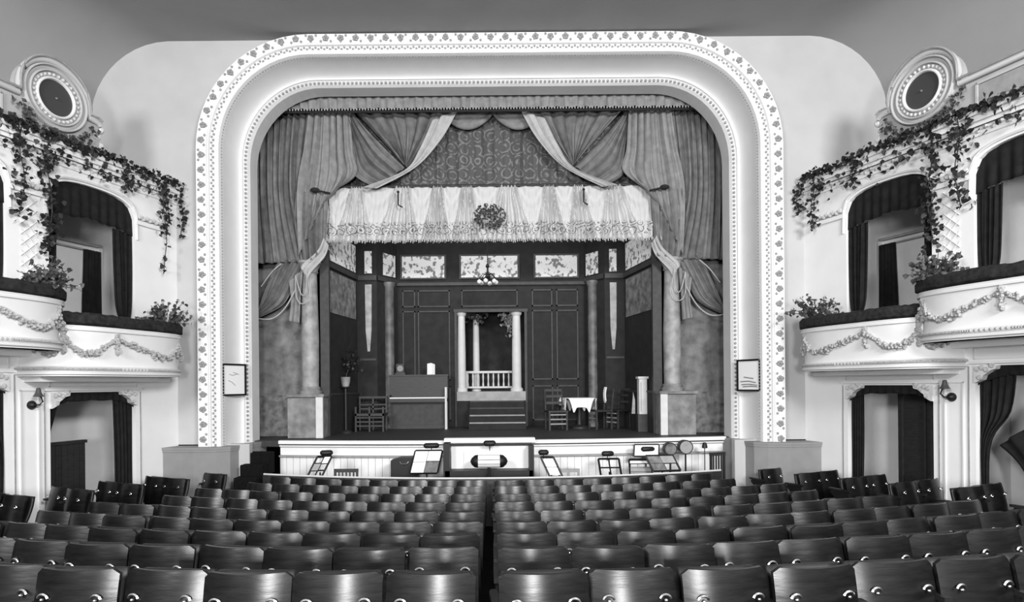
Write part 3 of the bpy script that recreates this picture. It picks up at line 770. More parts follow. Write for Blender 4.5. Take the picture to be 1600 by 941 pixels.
for side, nm in ((-1, 'left'), (1, 'right')):
    M_ = lambda pts, Y: [at(x, y, Y, side) for x, y in pts]
    def dr(name, A, B, Y, n, amp, mt, label, taper=None):
        return tag(drape_mb(M_(A, Y), M_(B, Y), n, amp, 22, ph=side + n, taper=taper).build(name, mt, smooth=True, solid=.012), label, 'curtain')
    dr('stage_leg_curtain', [(398, 150), (400, 300), (402, 412)], [(484, 160), (474, 300), (506, 408)], 13.1, 8, .06, CURTD, 'tall dark outer drape hanging at the %s edge of the stage' % nm)
    dr('fan_drape', [(482, 168), (474, 230), (462, 300), (466, 404)], [(546, 168), (551, 235), (556, 272), (512, 300), ], 12.98, 6, .055, CURT, 'lighter fan of pleats gathered to the %s corner of the canopy' % nm)
    dr('tail_drape', [(462, 300), (460, 350), (470, 408)], [(514, 298), (512, 340), (508, 405)], 13.0, 4, .05, CURTD, 'pleated tail hanging below the %s fan drape' % nm)
    dr('swag_drape', [(544, 168), (585, 215), (632, 262)], [(540, 172), (552, 240), (556, 276), (590, 295)], 13.06, 4, .05, CURTD, 'dark diagonal swag below the light fold on the %s' % nm)
    dr('upper_swag', [(546, 166), (590, 212), (632, 258)], [(706, 166), (676, 210), (636, 262)], 13.1, 6, .06, CURTD, 'grey fan of folds meeting in a point high on the %s' % nm)
    dr('lining_fold', [(716, 172), (690, 218), (650, 262), (590, 295)], [(676, 188), (656, 232), (632, 266), (566, 293)], 12.98, 2, .03, CURTL, 'pale turned-back lining of the %s inner swag' % nm)
    dr('lower_swag', [(480, 404), (462, 440), (442, 476), (404, 497)], [(438, 404), (425, 430), (412, 462), (404, 486)], 13.15, 4, .05, CURTD, 'dark tied-back lower drape beside the %s column' % nm)
    dr('swag_tail', [(452, 440), (455, 470), (452, 502)], [(474, 420), (470, 465), (468, 505)], 13.05, 2, .03, CURT, 'small hanging tail of cloth by the %s column' % nm)
    dr('column_drape', [(514, 384), (508, 402), (488, 425), (482, 436)], [(506, 372), (496, 392), (474, 412), (470, 420)], 12.95, 2, .03, CURTL, 'pale cloth end wrapping the head of the %s column' % nm)
    T = thing('drape_tassel', 'dark knotted tassel where the %s drape meets the canopy' % nm, 'tassel', tuple(at(492, 297, 12.85, side)))
    c = at(492, 297, 12.85, side)
    MB().ball(c, .075, 10, 6, (1.4, .8, .7)).build('knot', VELVET, T, smooth=True)
    MB().tube([c, at(505, 300, 12.85, side), at(516, 302, 12.88, side)], .02, 6).build('cord', VELVET, T)
    T = thing('rope_loops', 'pale looped ropes hanging by the %s column head' % nm, 'rope', tuple(at(464, 425, 12.8, side)))
    for dx, dy in ((0, 55), (5, 42)):
        MB().tube([smooth_curve(M_([(478, 420), (484 - dx, 420 + dy * .7), (474, 420 + dy), (463 + dx, 420 + dy * .8), (462, 430)], 12.93), t / 16) for t in range(17)], .011, 6).build('loop', CURTL, T)
    T = thing('rope_swag', 'pale rope edge along the bottom of the lower %s swag' % nm, 'rope', tuple(at(408, 495, 12.98, side)))
    MB().tube([smooth_curve(M_([(402, 498), (425, 498), (445, 482), (462, 452)], 12.98), t / 14) for t in range(15)], .014, 6).build('rope', CURTL, T)
    MB().tube([smooth_curve(M_([(408, 448), (425, 425), (440, 412)], 12.98), t / 8) for t in range(9)], .012, 6).build('rope', CURTL, T)
    # painted wing flat with wainscot
    T = thing('wing_flat', 'mottled grey painted wing flat behind the %s column' % nm, 'scenery', tuple(at(438, 684, 13.5, side)))
    a, b = at(392, 400, 13.5, side), at(484, 684, 13.5, side); x0, x1 = sorted((a.x, b.x))
    MB().box(x0, x1, 13.5, 13.54, STZ, a.z + .1).build('panel', PAINTW, T)
    zr = at(430, 620, 13.5, side).z
    MB().box(x0, x1, 13.47, 13.5, zr, zr + .03).build('dado_rail', TAP, T)
    MB().box(x0, x1, 13.475, 13.5, STZ, zr).build('dado', TAP, T)
    # column on pedestal
    pc = at(481, 682, 13.1, side); bx = abs(pc.x)
    T = thing('stage_column', 'grey marbled column on a square pedestal at the %s of the set' % nm, 'column', (pc.x, 13.1, STZ))
    w2 = .385; zt = at(480, 616, 13.1, side).z
    MB().box(pc.x - w2, pc.x + w2, 12.95, 13.45, STZ, zt - .06).build('pedestal', MARB, T)
    lw = side * -1   # pale strip painted as the pedestal's lit side, towards mid-stage
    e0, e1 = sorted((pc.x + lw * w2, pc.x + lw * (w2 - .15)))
    MB().box(e0, e1, 12.90, 12.955, STZ, zt - .06).build('pedestal_lit_strip', LIGHTP, T)
    MB().box(pc.x - w2 - .03, pc.x + w2 + .03, 12.87, 13.48, zt - .06, zt).build('pedestal_cap', MARB, T)
    cc = (pc.x + side * -.04, 13.2, zt); zc_ = at(480, 408, 13.1, side).z
    MB().lathe([(.0, 0), (.24, 0), (.25, .05), (.21, .09), (.22, .12), (.19, .16), (0, .17)], cc, 20).build('base', MARB, T, smooth=True)
    H = zc_ - zt
    MB().lathe([(.18, .15), (.19, H * .4), (.155, H - .25)], cc, 24).build('shaft', SETC, T, smooth=True)
    MB().lathe([(.16, H - .27), (.19, H - .24), (.17, H - .2), (.23, H - .06), (.25, H - .05), (.25, H), (0, H)], cc, 20).build('capital', SETC, T, smooth=True)

# lace curtain high behind the swags
tag(drape_mb([at(530, 160, 13.4), at(530, 300, 13.4)], [at(1010, 160, 13.4), at(1010, 300, 13.4)], 26, .04, 10).build('lace_curtain', LACE, smooth=True), 'dark patterned lace curtain above the pale canopy', 'curtain')
sc = MB()
def scal(u, v):
    k = u * 2; q = (k % 1) if u < 1 else 1.0
    bot = 178 + 24 * math.sin(q * math.pi) ** .8
    p = at(690 + 160 * u, 168 + (bot - 168) * v, 13.2); p.y += .03 * math.sin(v * 14); return p
sc.grid(scal, 40, 10)
tag(sc.build('scalloped_swag', CURT, smooth=True, solid=.01), 'grey double scallop hanging in the middle under the border', 'curtain')
# pale canopy valance
VY = 13.2
T = thing('canopy_valance', 'pale gathered canopy valance with dark embroidery above the stage room', 'valance', tuple(Vector((0, VY, at(768, 378, VY).z))))
z_top, z_bot = at(768, 290, VY).z, at(768, 377, VY).z
rndv = random.Random(5)
PH_ = [(rndv.uniform(0, 6), rndv.uniform(.6, 1.2)) for _ in range(14)]
def val(u, v):
    hw = 3.60 + .12 * v; x = -hw + 2 * hw * u
    k = u * 9 + .15 * math.sin(u * 17); f = k % 1
    swag = math.sin(f * math.pi)             # each swag bellies out between its gathers
    g_ = min(f, 1 - f) / (.16 + .34 * v)     # folds fan out below every gather
    fold = (math.cos(2 * math.pi * 2.5 * g_) * .075 if g_ < 1 else -.075) * (.45 + .55 * v)
    fold += .045 * swag * (1 - v) ** .6 * math.sin(2 * math.pi * (2.6 * v + 2.2 * (2 * f - 1) ** 2))
    fold += .012 * math.sin(u * 2 * math.pi * 71 + v * 2) * (.4 + v)
    return (x, VY - .06 * swag * v - fold - .10 * v, z_top + (z_bot - z_top) * v)
MB().grid(val, 460, 22).build('cloth', VALC, T, smooth=True)
for sd in (-1, 1):
    drape_mb([(sd * 3.60, VY, z_top), (sd * 3.72, VY - .1, z_bot)], [(sd * 3.58, VY + .7, z_top), (sd * 3.66, VY + .7, z_bot)], 4, .02, 8, depth=(1, 0, 0)).build('side_cloth', VALC, T, smooth=True)
g = MB()
for i in range(170):
    x, y, z = val((i + .5) / 170, 1); g.lathe([(.004, .03), (.016, .01), (.017, -.03), (.011, -.05), (.0, -.055)], (x, y - .01, z), 5)
g.build('tassel_fringe', CURTL, T, kind='stuff')
MB().tube([(-3.62, VY, z_top), (3.62, VY, z_top)], .025, 8).build('rail', FLATM, T)
MB().box(-3.58, 3.58, VY + .05, 16.3, z_top - .02, z_top + .05).build('canopy_top', FLAT, T)
for (px, py, tone) in ((622, 300, 'left'), (912, 296, 'right')):
    c = at(px, py, VY - .2)
    h = thing('valance_hook', 'small dark hooked rod hanging on the %s half of the pale valance' % tone, 'hook', tuple(c))
    MB().tube([c, c + Vector((0, 0, -.28)), c + Vector((.09, 0, -.33))], .016, 6).build('rod', IRON, h); MB().ball(c, .03, 8, 5).build('eye', IRON, h)
rnd = random.Random(3)
c = at(765, 338, VY - .28)
T = thing('flower_bouquet', 'grey leafy bouquet pinned to the middle of the pale valance', 'bouquet', tuple(c))
g = MB()
for i in range(260):
    a_ = rnd.uniform(0, 6.28); r_ = math.sqrt(rnd.random())
    leaf(g, c + Vector((math.cos(a_) * r_ * .34, rnd.uniform(-.05, .05), math.sin(a_) * r_ * .27)), .035, rnd)
g.build('leaves', LEAFG, T, kind='stuff')

# ------------------------------------------------------------------ the room set on the stage
ZT = ZC + 4.3
def X(u, Y): return u / F * Y
SETP = [(X(-258, 13.4), 13.4), (X(-209, 15.3), 15.3), (X(-178, 15.3), 15.3), (X(-146, 16.0), 16.0)]
def flat_piece(T, a, b, z0, z1, m, th=.04, out=0.0, name='panel', t0=0, t1=1):
    a, b = Vector((a[0], a[1], 0)), Vector((b[0], b[1], 0)); d = (b - a).normalized(); n = Vector((d.y, -d.x, 0))
    if n.dot(Vector((0, 0, 0)) - (a + b) / 2) < 0: n = -n     # towards the audience
    p, q = a.lerp(b, t0), a.lerp(b, t1)
    return MB().hexa([p + n * (out - th) + Vector((0, 0, z0)), q + n * (out - th) + Vector((0, 0, z0)), q + n * out + Vector((0, 0, z0)), p + n * out + Vector((0, 0, z0))],
                     [p + n * (out - th) + Vector((0, 0, z1)), q + n * (out - th) + Vector((0, 0, z1)), q + n * out + Vector((0, 0, z1)), p + n * out + Vector((0, 0, z1))]).build(name, m, T)
fz0, fz1 = ZC + 2.83, ZC + 3.40
for side, nm in ((-1, 'left'), (1, 'right')):
    S = [(-side * x, y) for x, y in SETP]     # SETP is the left half (negative x)
    S = [(side * abs(x), y) for x, y in SETP]
    T = thing('side_flat', 'receding dark side wall of the stage room on the %s' % nm, 'scenery', (S[0][0], S[0][1], STZ))
    flat_piece(T, S[0], S[1], STZ, ZT, FLAT, .04, 0, 'panel')
    flat_piece(T, S[0], S[1], fz0, fz1 + .1, FRIEZE, .02, .02, 'frieze_panel', .04, .93)
    flat_piece(T, S[0], S[1], ZC + 1.65, ZC + 2.6, TAP, .02, .02, 'tapestry_panel', .04, .93)
    flat_piece(T, S[0], S[1], ZC + 2.66, ZC + 2.78, FLATM, .02, .05, 'picture_rail', 0, 1)
    flat_piece(T, S[0], S[1], STZ, STZ + .9, FLAT, .02, .04, 'dado', 0, 1)
    flat_piece(T, S[0], S[1], STZ + .9, STZ + .95, FLATM, .02, .06, 'dado_rail', 0, 1)
    MB().box(S[0][0] - .1, S[0][0] + .1, 13.3, 13.4, STZ, ZC + 3.0).build('front_post', FLATM, T)
    T = thing('pier_flat', 'narrow dark pier with pale tapering strip, %s of the room bay' % nm, 'scenery', (S[1][0], S[1][1], STZ))
    flat_piece(T, S[1], S[2], STZ, ZT, FLAT)
    flat_piece(T, S[1], S[2], fz0, fz1, FRIEZE, .02, .02, 'frieze_panel', .40, .76)
    xm = S[1][0] + (S[2][0] - S[1][0]) * .58; y_ = S[1][1] - .03
    MB().prism([(xm - .085, y_, ZC + 2.55), (xm + .085, y_, ZC + 2.55), (xm + .075, y_, ZC + 1.4), (xm + .03, y_, ZC + .85), (xm - .03, y_, ZC + .85), (xm - .075, y_, ZC + 1.4)], (0, .025, 0)).build('tapering_strip', SETC, T)  # flat pale strip, narrower towards the bottom
    flat_piece(T, S[1], S[2], ZC + 2.66, ZC + 2.78, FLATM, .02, .05, 'picture_rail', 0, 1)
    flat_piece(T, S[1], S[2], ZC + .62, ZC + .67, FLATM, .02, .03, 'moulding', .05, .95)
    flat_piece(T, S[1], S[2], STZ, ZC - .55, FLAT, .02, .03, 'dado', .02, .98)
    T = thing('bay_flat', 'angled dark bay wall with engaged column, %s of the back wall' % nm, 'scenery', (S[2][0], S[2][1], STZ))
    flat_piece(T, S[2], S[3], STZ, ZT, FLAT)
    flat_piece(T, S[2], S[3], fz0, fz1, FRIEZE, .02, .02, 'frieze_panel', .30, .88)
    flat_piece(T, S[2], S[3], ZC + 2.66, ZC + 2.78, FLATM, .02, .05, 'picture_rail', 0, 1)
    c = Vector((S[2][0], S[2][1], 0)).lerp(Vector((S[3][0], S[3][1], 0)), .55)
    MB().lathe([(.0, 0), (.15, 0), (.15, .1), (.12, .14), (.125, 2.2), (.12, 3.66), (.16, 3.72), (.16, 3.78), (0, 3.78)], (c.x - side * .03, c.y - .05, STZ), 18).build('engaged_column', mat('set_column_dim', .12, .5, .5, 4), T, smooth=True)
# back wall in pieces around the doorway
BY = 16.0
B = thing('back_flat', 'dark panelled back wall of the stage room with pale frieze panels', 'scenery', (0, BY, STZ))
dl, drr = X(-54, BY), X(53, BY); dtop = ZC + 112 / F * BY; dsill = ZC - 12 / F * BY
bl, brr = X(-147, BY), X(147, BY)
MB().box(bl, dl, BY, BY + .05, STZ, ZT).build('wall_panel', FLAT, B)
MB().box(drr, brr, BY, BY + .05, STZ, ZT).build('wall_panel', FLAT, B)
MB().box(dl, drr, BY, BY + .05, dtop, ZT).build('over_door_panel', FLAT, B)
for u0, u1 in ((-138, -72), (-46, 42), (70, 135)):
    MB().box(X(u0, BY), X(u1, BY), BY - .03, BY, fz0, fz1).build('frieze_panel', FRIEZE, B)
    for q0, q1, z0, z1 in ((u0 - 3, u1 + 3, fz1, fz1 + .04), (u0 - 3, u1 + 3, fz0 - .04, fz0), (u0 - 3, u0, fz0, fz1), (u1, u1 + 3, fz0, fz1)):
        MB().box(X(q0, BY), X(q1, BY), BY - .04, BY, z0, z1).build('frieze_frame', FLATM, B)
MB().box(bl, brr, BY - .06, BY, ZC + 2.62, ZC + 2.70).build('picture_rail', FLATM, B)
def panel_frame(u0, u1, z0, z1):
    for q0, q1, a, b in ((u0, u1, z0, z0 + .035), (u0, u1, z1 - .035, z1), (u0, u0 + 2, z0, z1), (u1 - 2, u1, z0, z1)):
        MB().box(X(q0, BY), X(q1, BY), BY - .03, BY, a, b).build('panel_moulding', FLATM, B)
for u0, u1 in ((-138, -118), (-114, -64), (64, 96), (102, 136)):
    panel_frame(u0, u1, ZC + 2.05, ZC + 2.5); panel_frame(u0, u1, ZC + .1, ZC + 1.95); panel_frame(u0, u1, STZ + .15, ZC - .05)
panel_frame(-46, 42, ZC + 2.05, ZC + 2.5)
for q0, q1 in ((-57, -53), (52, 56)): MB().box(X(q0, BY), X(q1, BY), BY - .05, BY, STZ, dtop + .06).build('door_casing', FLATM, B)
MB().box(dl - .07, drr + .07, BY - .06, BY, dtop, dtop + .08).build('door_head', FLATM, B)
# landing beyond the doorway with columns and balustrade
Ld = thing('stage_landing', 'pale raised landing in the centre doorway of the stage room', 'platform', (0, BY, STZ))
MB().box(dl, drr, BY - .08, 17.6, STZ, dsill - .24).build('base', FLAT, Ld)
MB().box(dl, drr, BY - .1, 17.6, dsill - .24, dsill).build('deck_front', mat('landing_paint', .36, .8, .15, 6), Ld)
for u, yy, r_, nm in ((-46.5, BY + .12, .115, 'pale smooth column at the left jamb of the centre doorway'), (39.5, BY + .12, .125, 'pale smooth column at the right jamb of the centre doorway'), (-23.5, BY + .75, .095, 'slimmer pale column standing inside the doorway behind the balustrade')):
    Tc = thing('porch_column', nm, 'column', (X(u, yy), yy, dsill))
    c = (X(u, yy), yy, dsill); H = dtop - dsill + .02
    MB().lathe([(0, 0), (r_ * 1.35, 0), (r_ * 1.35, .06), (r_ * 1.1, .1), (0, .1)], c, 16).build('base', LIGHTP, Tc, smooth=True)
    MB().lathe([(r_, .1), (r_ * .98, H * .5), (r_ * .85, H - .1)], c, 18).build('shaft', LIGHTP, Tc, smooth=True)
    MB().lathe([(r_ * .85, H - .12), (r_ * 1.2, H - .06), (r_ * 1.25, H), (0, H)], c, 16).build('capital', LIGHTP, Tc, smooth=True)
Tb = thing('balustrade', 'pale porch balustrade with slim balusters in the centre doorway', 'railing', (0, BY + .55, dsill))
yb = BY + .5; zt_, zb_ = ZC + 19 / F * yb, ZC - 5 / F * yb
MB().box(X(-40, yb), X(35, yb), yb - .03, yb + .03, zt_ - .04, zt_ + .02).build('top_rail', LIGHTP, Tb)
MB().box(X(-40, yb), X(35, yb), yb - .025, yb + .025, zb_ - .03, zb_ + .02).build('bottom_rail', LIGHTP, Tb)
bal = None
for i in range(10):
    x = X(-37 + 8 * i, yb)
    if bal is None:
        bal = MB().lathe([(.02, 0), (.03, .06), (.018, .16), (.026, .28), (.018, zt_ - zb_ - .05)], (0, 0, 0), 8).build('baluster', LIGHTP, smooth=True); o = bal; o.parent = Tb
    else: o = bal.copy(); COL.objects.link(o)
    o.location = Vector((x, yb, zb_)) - Vector(Tb.location)
for q in (-39, 34): MB().box(X(q, yb) - .02, X(q, yb) + .02, yb - .02, yb + .02, dsill, zt_).build('newel', LIGHTP, Tb)
struct(MB().box(X(-90, 17.7), X(90, 17.7), 17.65, 17.7, STZ, ZC + 3.2).build('wall_porch_backdrop', mat('porch_backdrop', .03, .9, .5, 3)))
rnd = random.Random(9)
ivy('porch_foliage', 'grey foliage hanging at the upper right of the centre doorway', [at(790, 490, 16.2), at(797, 500, 16.2), at(797, 520, 16.2)], 120, .10, .05, rnd, mat('porch_leaf', .2, .7, .5, 12))
ivy('porch_foliage', 'dim foliage hanging at the upper left of the centre doorway', [at(726, 492, 16.4), at(740, 494, 16.4), at(760, 490, 16.4)], 80, .10, .05, rnd, LEAFG)
# steps up to the landing
Ts = thing('set_steps', 'dark steps with pale edges below the centre doorway', 'stairs', (X(5, 15.3), 15.3, STZ))
for i in range(4):
    y0 = 14.85 + .27 * i; z1 = STZ + .17 * (i + 1)
    st = MB().box(X(-35, 15.3), X(52, 15.3), y0, BY - .1, STZ if i == 0 else z1 - .17, z1).build('step', FLAT, Ts)
    MB().box(X(-34, 15.3), X(51, 15.3), y0 - .012, y0 + .02, z1 - .02, z1 + .012).build('nosing', GREYB if i < 2 else FLATM, st)  # edge strips, paler on the lower two steps

# unseen trough and lamp added behind the valance to brighten the frieze panels
T = thing('frieze_fill_trough', 'added lamp trough brightening the frieze, unseen behind the pale valance', 'added light', (0, 13.7, ZC + 4.2))
MB().prism([(-3.0, 13.60, ZC + 4.28), (-3.0, 13.56, ZC + 4.12), (-3.0, 13.60, ZC + 4.10), (-3.0, 13.66, ZC + 4.24), (-3.0, 13.80, ZC + 4.24), (-3.0, 13.80, ZC + 4.28)], (6.0, 0, 0)).build('trough', IRON, T)
for i in range(12): MB().ball((-2.75 + .5 * i, 13.70, ZC + 4.2), .035, 8, 5).build('bulb', PAPER, T)
area('frieze_fill_lamp', (0, 13.74, ZC + 4.15), (0, 16.0, ZC + 2.9), 5.6, .08, 55)
# chandelier
c = at(762, 436, 14.4)
T = thing('chandelier', 'small dark chandelier with pale bulbs hanging in the stage room', 'chandelier', tuple(c))
MB().tube([c, Vector((c.x, c.y, z_top - .02))], .012, 6).build('rod', IRON, T)
MB().lathe([(0, -.02), (.05, 0), (.07, .05), (.03, .12), (.02, .25), (.05, .3), (.02, .36), (0, .37)], c, 12).build('body', IRON, T, smooth=True)
for i in range(6):
    a = 2 * math.pi * i / 6 + .3; d = Vector((math.cos(a), math.sin(a), 0))
    am = MB().tube([c + Vector((0, 0, .1)), c + d * .12 + Vector((0, 0, .12)), c + d * .2 + Vector((0, 0, .02)), c + d * .21 + Vector((0, 0, -.04))], .01, 5).build('arm', IRON, T)
    MB().lathe([(.012, .0), (.05, -.03), (.055, -.07), (.03, -.10), (0, -.11)], c + d * .21 + Vector((0, 0, -.02)), 10).build('glass_shade', PAPER, am, smooth=True)

# table with linen, chairs
ty = 15.0; tc = at(905, 622, ty); tz = tc.z
T = thing('tea_table', 'small dark pedestal table under the white cloth on stage', 'table', (tc.x, ty, STZ))
MB().lathe([(0, 0), (.24, 0), (.22, .05), (.06, .1), (.05, .4), (.08, .6), (.05, tz - STZ - .05), (0, tz - STZ - .05)], (tc.x, ty, STZ), 16).build('pedestal', WOOD, T, smooth=True)
MB().lathe([(0, -.05), (.31, -.05), (.32, -.03), (.31, -.012), (0, -.012)], (tc.x, ty, tz), 24).build('table_top', WOOD, T, smooth=True)
cl = MB(); hw = .335
cl.box(tc.x - hw, tc.x + hw, ty - hw, ty + hw, tz - .008, tz + .004)
for ang in range(4):
    ca, sa = math.cos(ang * math.pi / 2), math.sin(ang * math.pi / 2)
    def fl_(u, v):
        x = -hw + 2 * hw * u; e = abs(2 * u - 1); L = .22 + .13 * math.exp(-((e - .62) / .16) ** 2) - .21 * max(0, e - .7) / .3
        xx = x * (1 - .10 * v); yy = -hw - .02 - .03 * v + .012 * math.sin(u * 25)
        return (tc.x + xx * ca - yy * sa, ty + xx * sa + yy * ca, tz - L * v)
    cl.grid(fl_, 24, 5)
tag(cl.build('tablecloth', CLOTH, solid=.006), 'white linen cloth with hanging corners on the stage table', 'tablecloth')
def chair(px, Y, rz, label, extra):
    b = at(px, 660, Y); T = thing('wooden_chair', label, 'chair', (b.x, Y, STZ), local=True); T.rotation_euler = (0, 0, rz)
    for sx in (-.21, .21):
        MB().box(sx - .02, sx + .02, -.22, -.18, 0, .45).build('leg', FLATM, T)
        MB().tube([(sx, .2, 0), (sx, .2, .45), (sx, .26, .98)], .022, 6).build('leg', FLATM, T)
    MB().box(-.24, .24, -.23, .23, .43, .47).build('seat', WOOD, T)
    for z, y in ((.62, .22), (.78, .235), (.93, .25)): MB().box(-.2, .2, y - .012, y + .012, z, z + .06).build('back_slat', FLATM, T)
    for z in (.14, .25, .36): MB().box(-.21, .21, -.21, -.185, z, z + .03).build('stretcher', GREYB, T)
    if extra:
        MB().grid(lambda u, v: (-.21 + (.10) * u, .24 - .03 * math.sin(v * 3) + .0, 1.02 - .38 * v), 4, 6).build('white_cloth_strip', CLOTH, T, solid=.03)
    return T
chair(869, 14.6, R(8), 'slatted wooden chair with pale stretchers left of the white-clothed table', False)
chair(938, 14.8, R(-75), 'wooden chair with a white strip on its back right of the table', True)
chair(966, 15.0, R(-60), 'dark wooden chair at the far right against the stage wall', False)
b = at(877, 633, 15.1)
T = thing('added_highlight', 'added white upright carafe between the left chair and the table', 'highlight', (b.x, 15.1, STZ))  # added white shape standing for the chair's white-lit back post
MB().lathe([(0, 0), (.14, 0), (.12, .04), (.025, .08), (.022, .52), (.13, .56), (.14, .58), (0, .58)], (b.x, 15.1, STZ), 14).build('stand', WOOD, T, smooth=True)
MB().lathe([(0, .58), (.055, .58), (.06, .62), (.06, .72), (.035, .77), (.035, .80), (0, .80)], (b.x, 15.1, STZ), 14).build('white_top', CLOTH, T, smooth=True)

# white mantel by the right-hand set wall
b = at(1004, 668, 13.9); zt = at(1004, 592, 13.9).z; z0 = at(1004, 647, 13.9).z
T = thing('mantel_pilaster', 'white panelled mantel upright against the right wall of the stage room', 'mantelpiece', (b.x, 13.9, STZ))
MB().box(b.x - .12, b.x + .12, 13.82, 14.03, STZ, z0).build('plinth', FLATM, T)
MB().box(b.x - .09, b.x + .09, 13.82, 14.01, z0, zt).build('upright', LIGHTP, T)
MB().box(b.x - .055, b.x - .045, 13.81, 13.82, z0 + .06, zt - .08).build('groove', GREYB, T)
MB().box(b.x - .12, b.x + .12, 13.79, 14.03, zt, zt + .05).build('cap', LIGHTP, T)
tag(MB().prism([(b.x - .22, 14.02, z0 - .0), (b.x - .14, 14.02, z0), (b.x - .14, 14.02, z0 + .32), (b.x - .18, 14.02, z0 + .5)], (0, .04, 0)).build('mantel_cheek', GREYB), 'small grey tapering cheek panel beside the white mantel upright', 'panel')
bpy.data.objects['mantel_cheek'].parent = T; bpy.data.objects['mantel_cheek'].location = -Vector(T.location)
del bpy.data.objects['mantel_cheek']['category']

# upright piano on the left of the set
py = 15.2; xa, xb = at(607, 640, py).x, at(699, 640, py).x; zk = at(650, 621, py).z; ztp = at(650, 588, py).z
T = thing('upright_piano', 'dark upright piano with a pale open keyboard on stage', 'piano', ((xa + xb) / 2, py, STZ))
MB().box(xa, xb, py + .15, py + .55, STZ, ztp).build('case', WOOD, T)
MB().box(xa - .02, xb + .02, py + .12, py + .58, ztp, ztp + .04).build('lid', WOOD, T)
MB().box(xa, xb, py - .12, py + .16, zk - .12, zk - .03).build('key_bed', WOOD, T)
kb = MB()
for i in range(36):
    x = xa + .05 + i * (xb - xa - .1) / 36; kb.box(x, x + (xb - xa - .1) / 36 * .9, py - .11, py + .08, zk - .03, zk)
kb.build('keyboard', CLOTH, T, kind='stuff')
for x in (xa, xb - .05): MB().box(x, x + .05, py - .14, py + .16, STZ if x > xa else zk - .12, zk + (.25 if x > xa else .06)).build('cheek', LIGHTP if x > xa else WOOD, T)
MB().box(xa + .1, xb - .1, py + .13, py + .15, STZ + .1, zk - .2).build('lower_panel', FLATM, T)
b = at(674, 582, 15.45)
T = thing('sheet_music', 'small white folded sheet standing on the piano', 'sheet music', (b.x, 15.4, ztp + .04))
MB().hexa([(b.x - .1, 15.38, ztp + .04), (b.x, 15.43, ztp + .04), (b.x, 15.44, ztp + .04), (b.x - .1, 15.39, ztp + .04)], [(b.x - .1, 15.41, ztp + .32), (b.x, 15.46, ztp + .34), (b.x, 15.47, ztp + .34), (b.x - .1, 15.42, ztp + .32)]).build('left_page', PAPER, T)
MB().hexa([(b.x, 15.43, ztp + .04), (b.x + .1, 15.37, ztp + .04), (b.x + .1, 15.38, ztp + .04), (b.x, 15.44, ztp + .04)], [(b.x, 15.46, ztp + .34), (b.x + .1, 15.4, ztp + .30), (b.x + .1, 15.41, ztp + .30), (b.x, 15.47, ztp + .34)]).build('right_page', PAPER, T)
b = at(626, 582, 15.45)
T = thing('mantel_clock', 'dim grey clock standing on the left end of the piano', 'clock', (b.x, 15.42, ztp + .04))
MB().box(b.x - .13, b.x + .13, 15.36, 15.48, ztp + .04, ztp + .09).build('base', FLATM, T); MB().box(b.x - .1, b.x + .1, 15.37, 15.47, ztp + .09, ztp + .32).build('case', FLATM, T)
MB().lathe([(0, .012), (.075, .012), (.08, 0)], (b.x, 15.37, ztp + .2), 18, (0, -1, 0)).build('dial', GREYB, T)

# slatted settee, plant on stand
sy = 14.6; xa, xb = at(556, 650, sy).x, at(601, 650, sy).x; zt = at(580, 620, sy).z
T = thing('settee', 'dark slatted settee at the left of the stage room', 'settee', ((xa + xb) / 2, sy, STZ))
MB().box(xa, xb, sy - .1, sy + .4, STZ + .38, STZ + .44).build('seat', WOOD, T)
for x in (xa, (xa + xb) / 2 - .02, xb - .04):
    MB().box(x, x + .04, sy - .1, sy - .06, STZ, STZ + .6).build('leg', WOOD, T); MB().box(x, x + .04, sy + .36, sy + .4, STZ, zt).build('back_post', WOOD, T)
for z in (.12, .22, .32, .52, .62): MB().box(xa + .04, xb - .04, sy - .08 if z < .4 else sy + .36, sy - .05 if z < .4 else sy + .39, STZ + z, STZ + z + .035).build('slat', FLATM, T)
MB().box(xa, xb, sy + .35, sy + .41, zt - .05, zt).build('top_rail', FLATM, T)
b = at(540, 604, 14.2); rnd = random.Random(21)
T = thing('plant_stand', 'slim dark stand carrying the potted plant on stage', 'stand', (b.x, 14.2, STZ))
MB().lathe([(0, 0), (.16, 0), (.14, .04), (.03, .08), (.03, b.z - STZ - .05), (.14, b.z - STZ - .02), (.14, b.z - STZ), (0, b.z - STZ)], (b.x, 14.2, STZ), 14).build('pedestal', WOOD, T, smooth=True)
T = thing('potted_plant', 'dark bushy plant in a small pale pot on the stand', 'plant', (b.x, 14.2, b.z))
MB().lathe([(0, 0), (.08, 0), (.10, .08), (.115, .2), (.12, .22), (.1, .22), (0, .18)], (b.x, 14.2, b.z), 16).build('pot', SETC, T, smooth=True)
MB().tube([(b.x, 14.2, b.z + .18), (b.x + .05, 14.2, b.z + .35), (b.x + .13, 14.2, b.z + .5)], .012, 5).build('stem', WOOD, T)
g = MB()
for i in range(170):
    p = Vector((b.x + .15 + rnd.gauss(0, .09), 14.2 + rnd.gauss(0, .09), b.z + .58 + rnd.gauss(0, .10))); leaf(g, p, .045, rnd)
g.build('leaves', LEAF, T, kind='stuff')

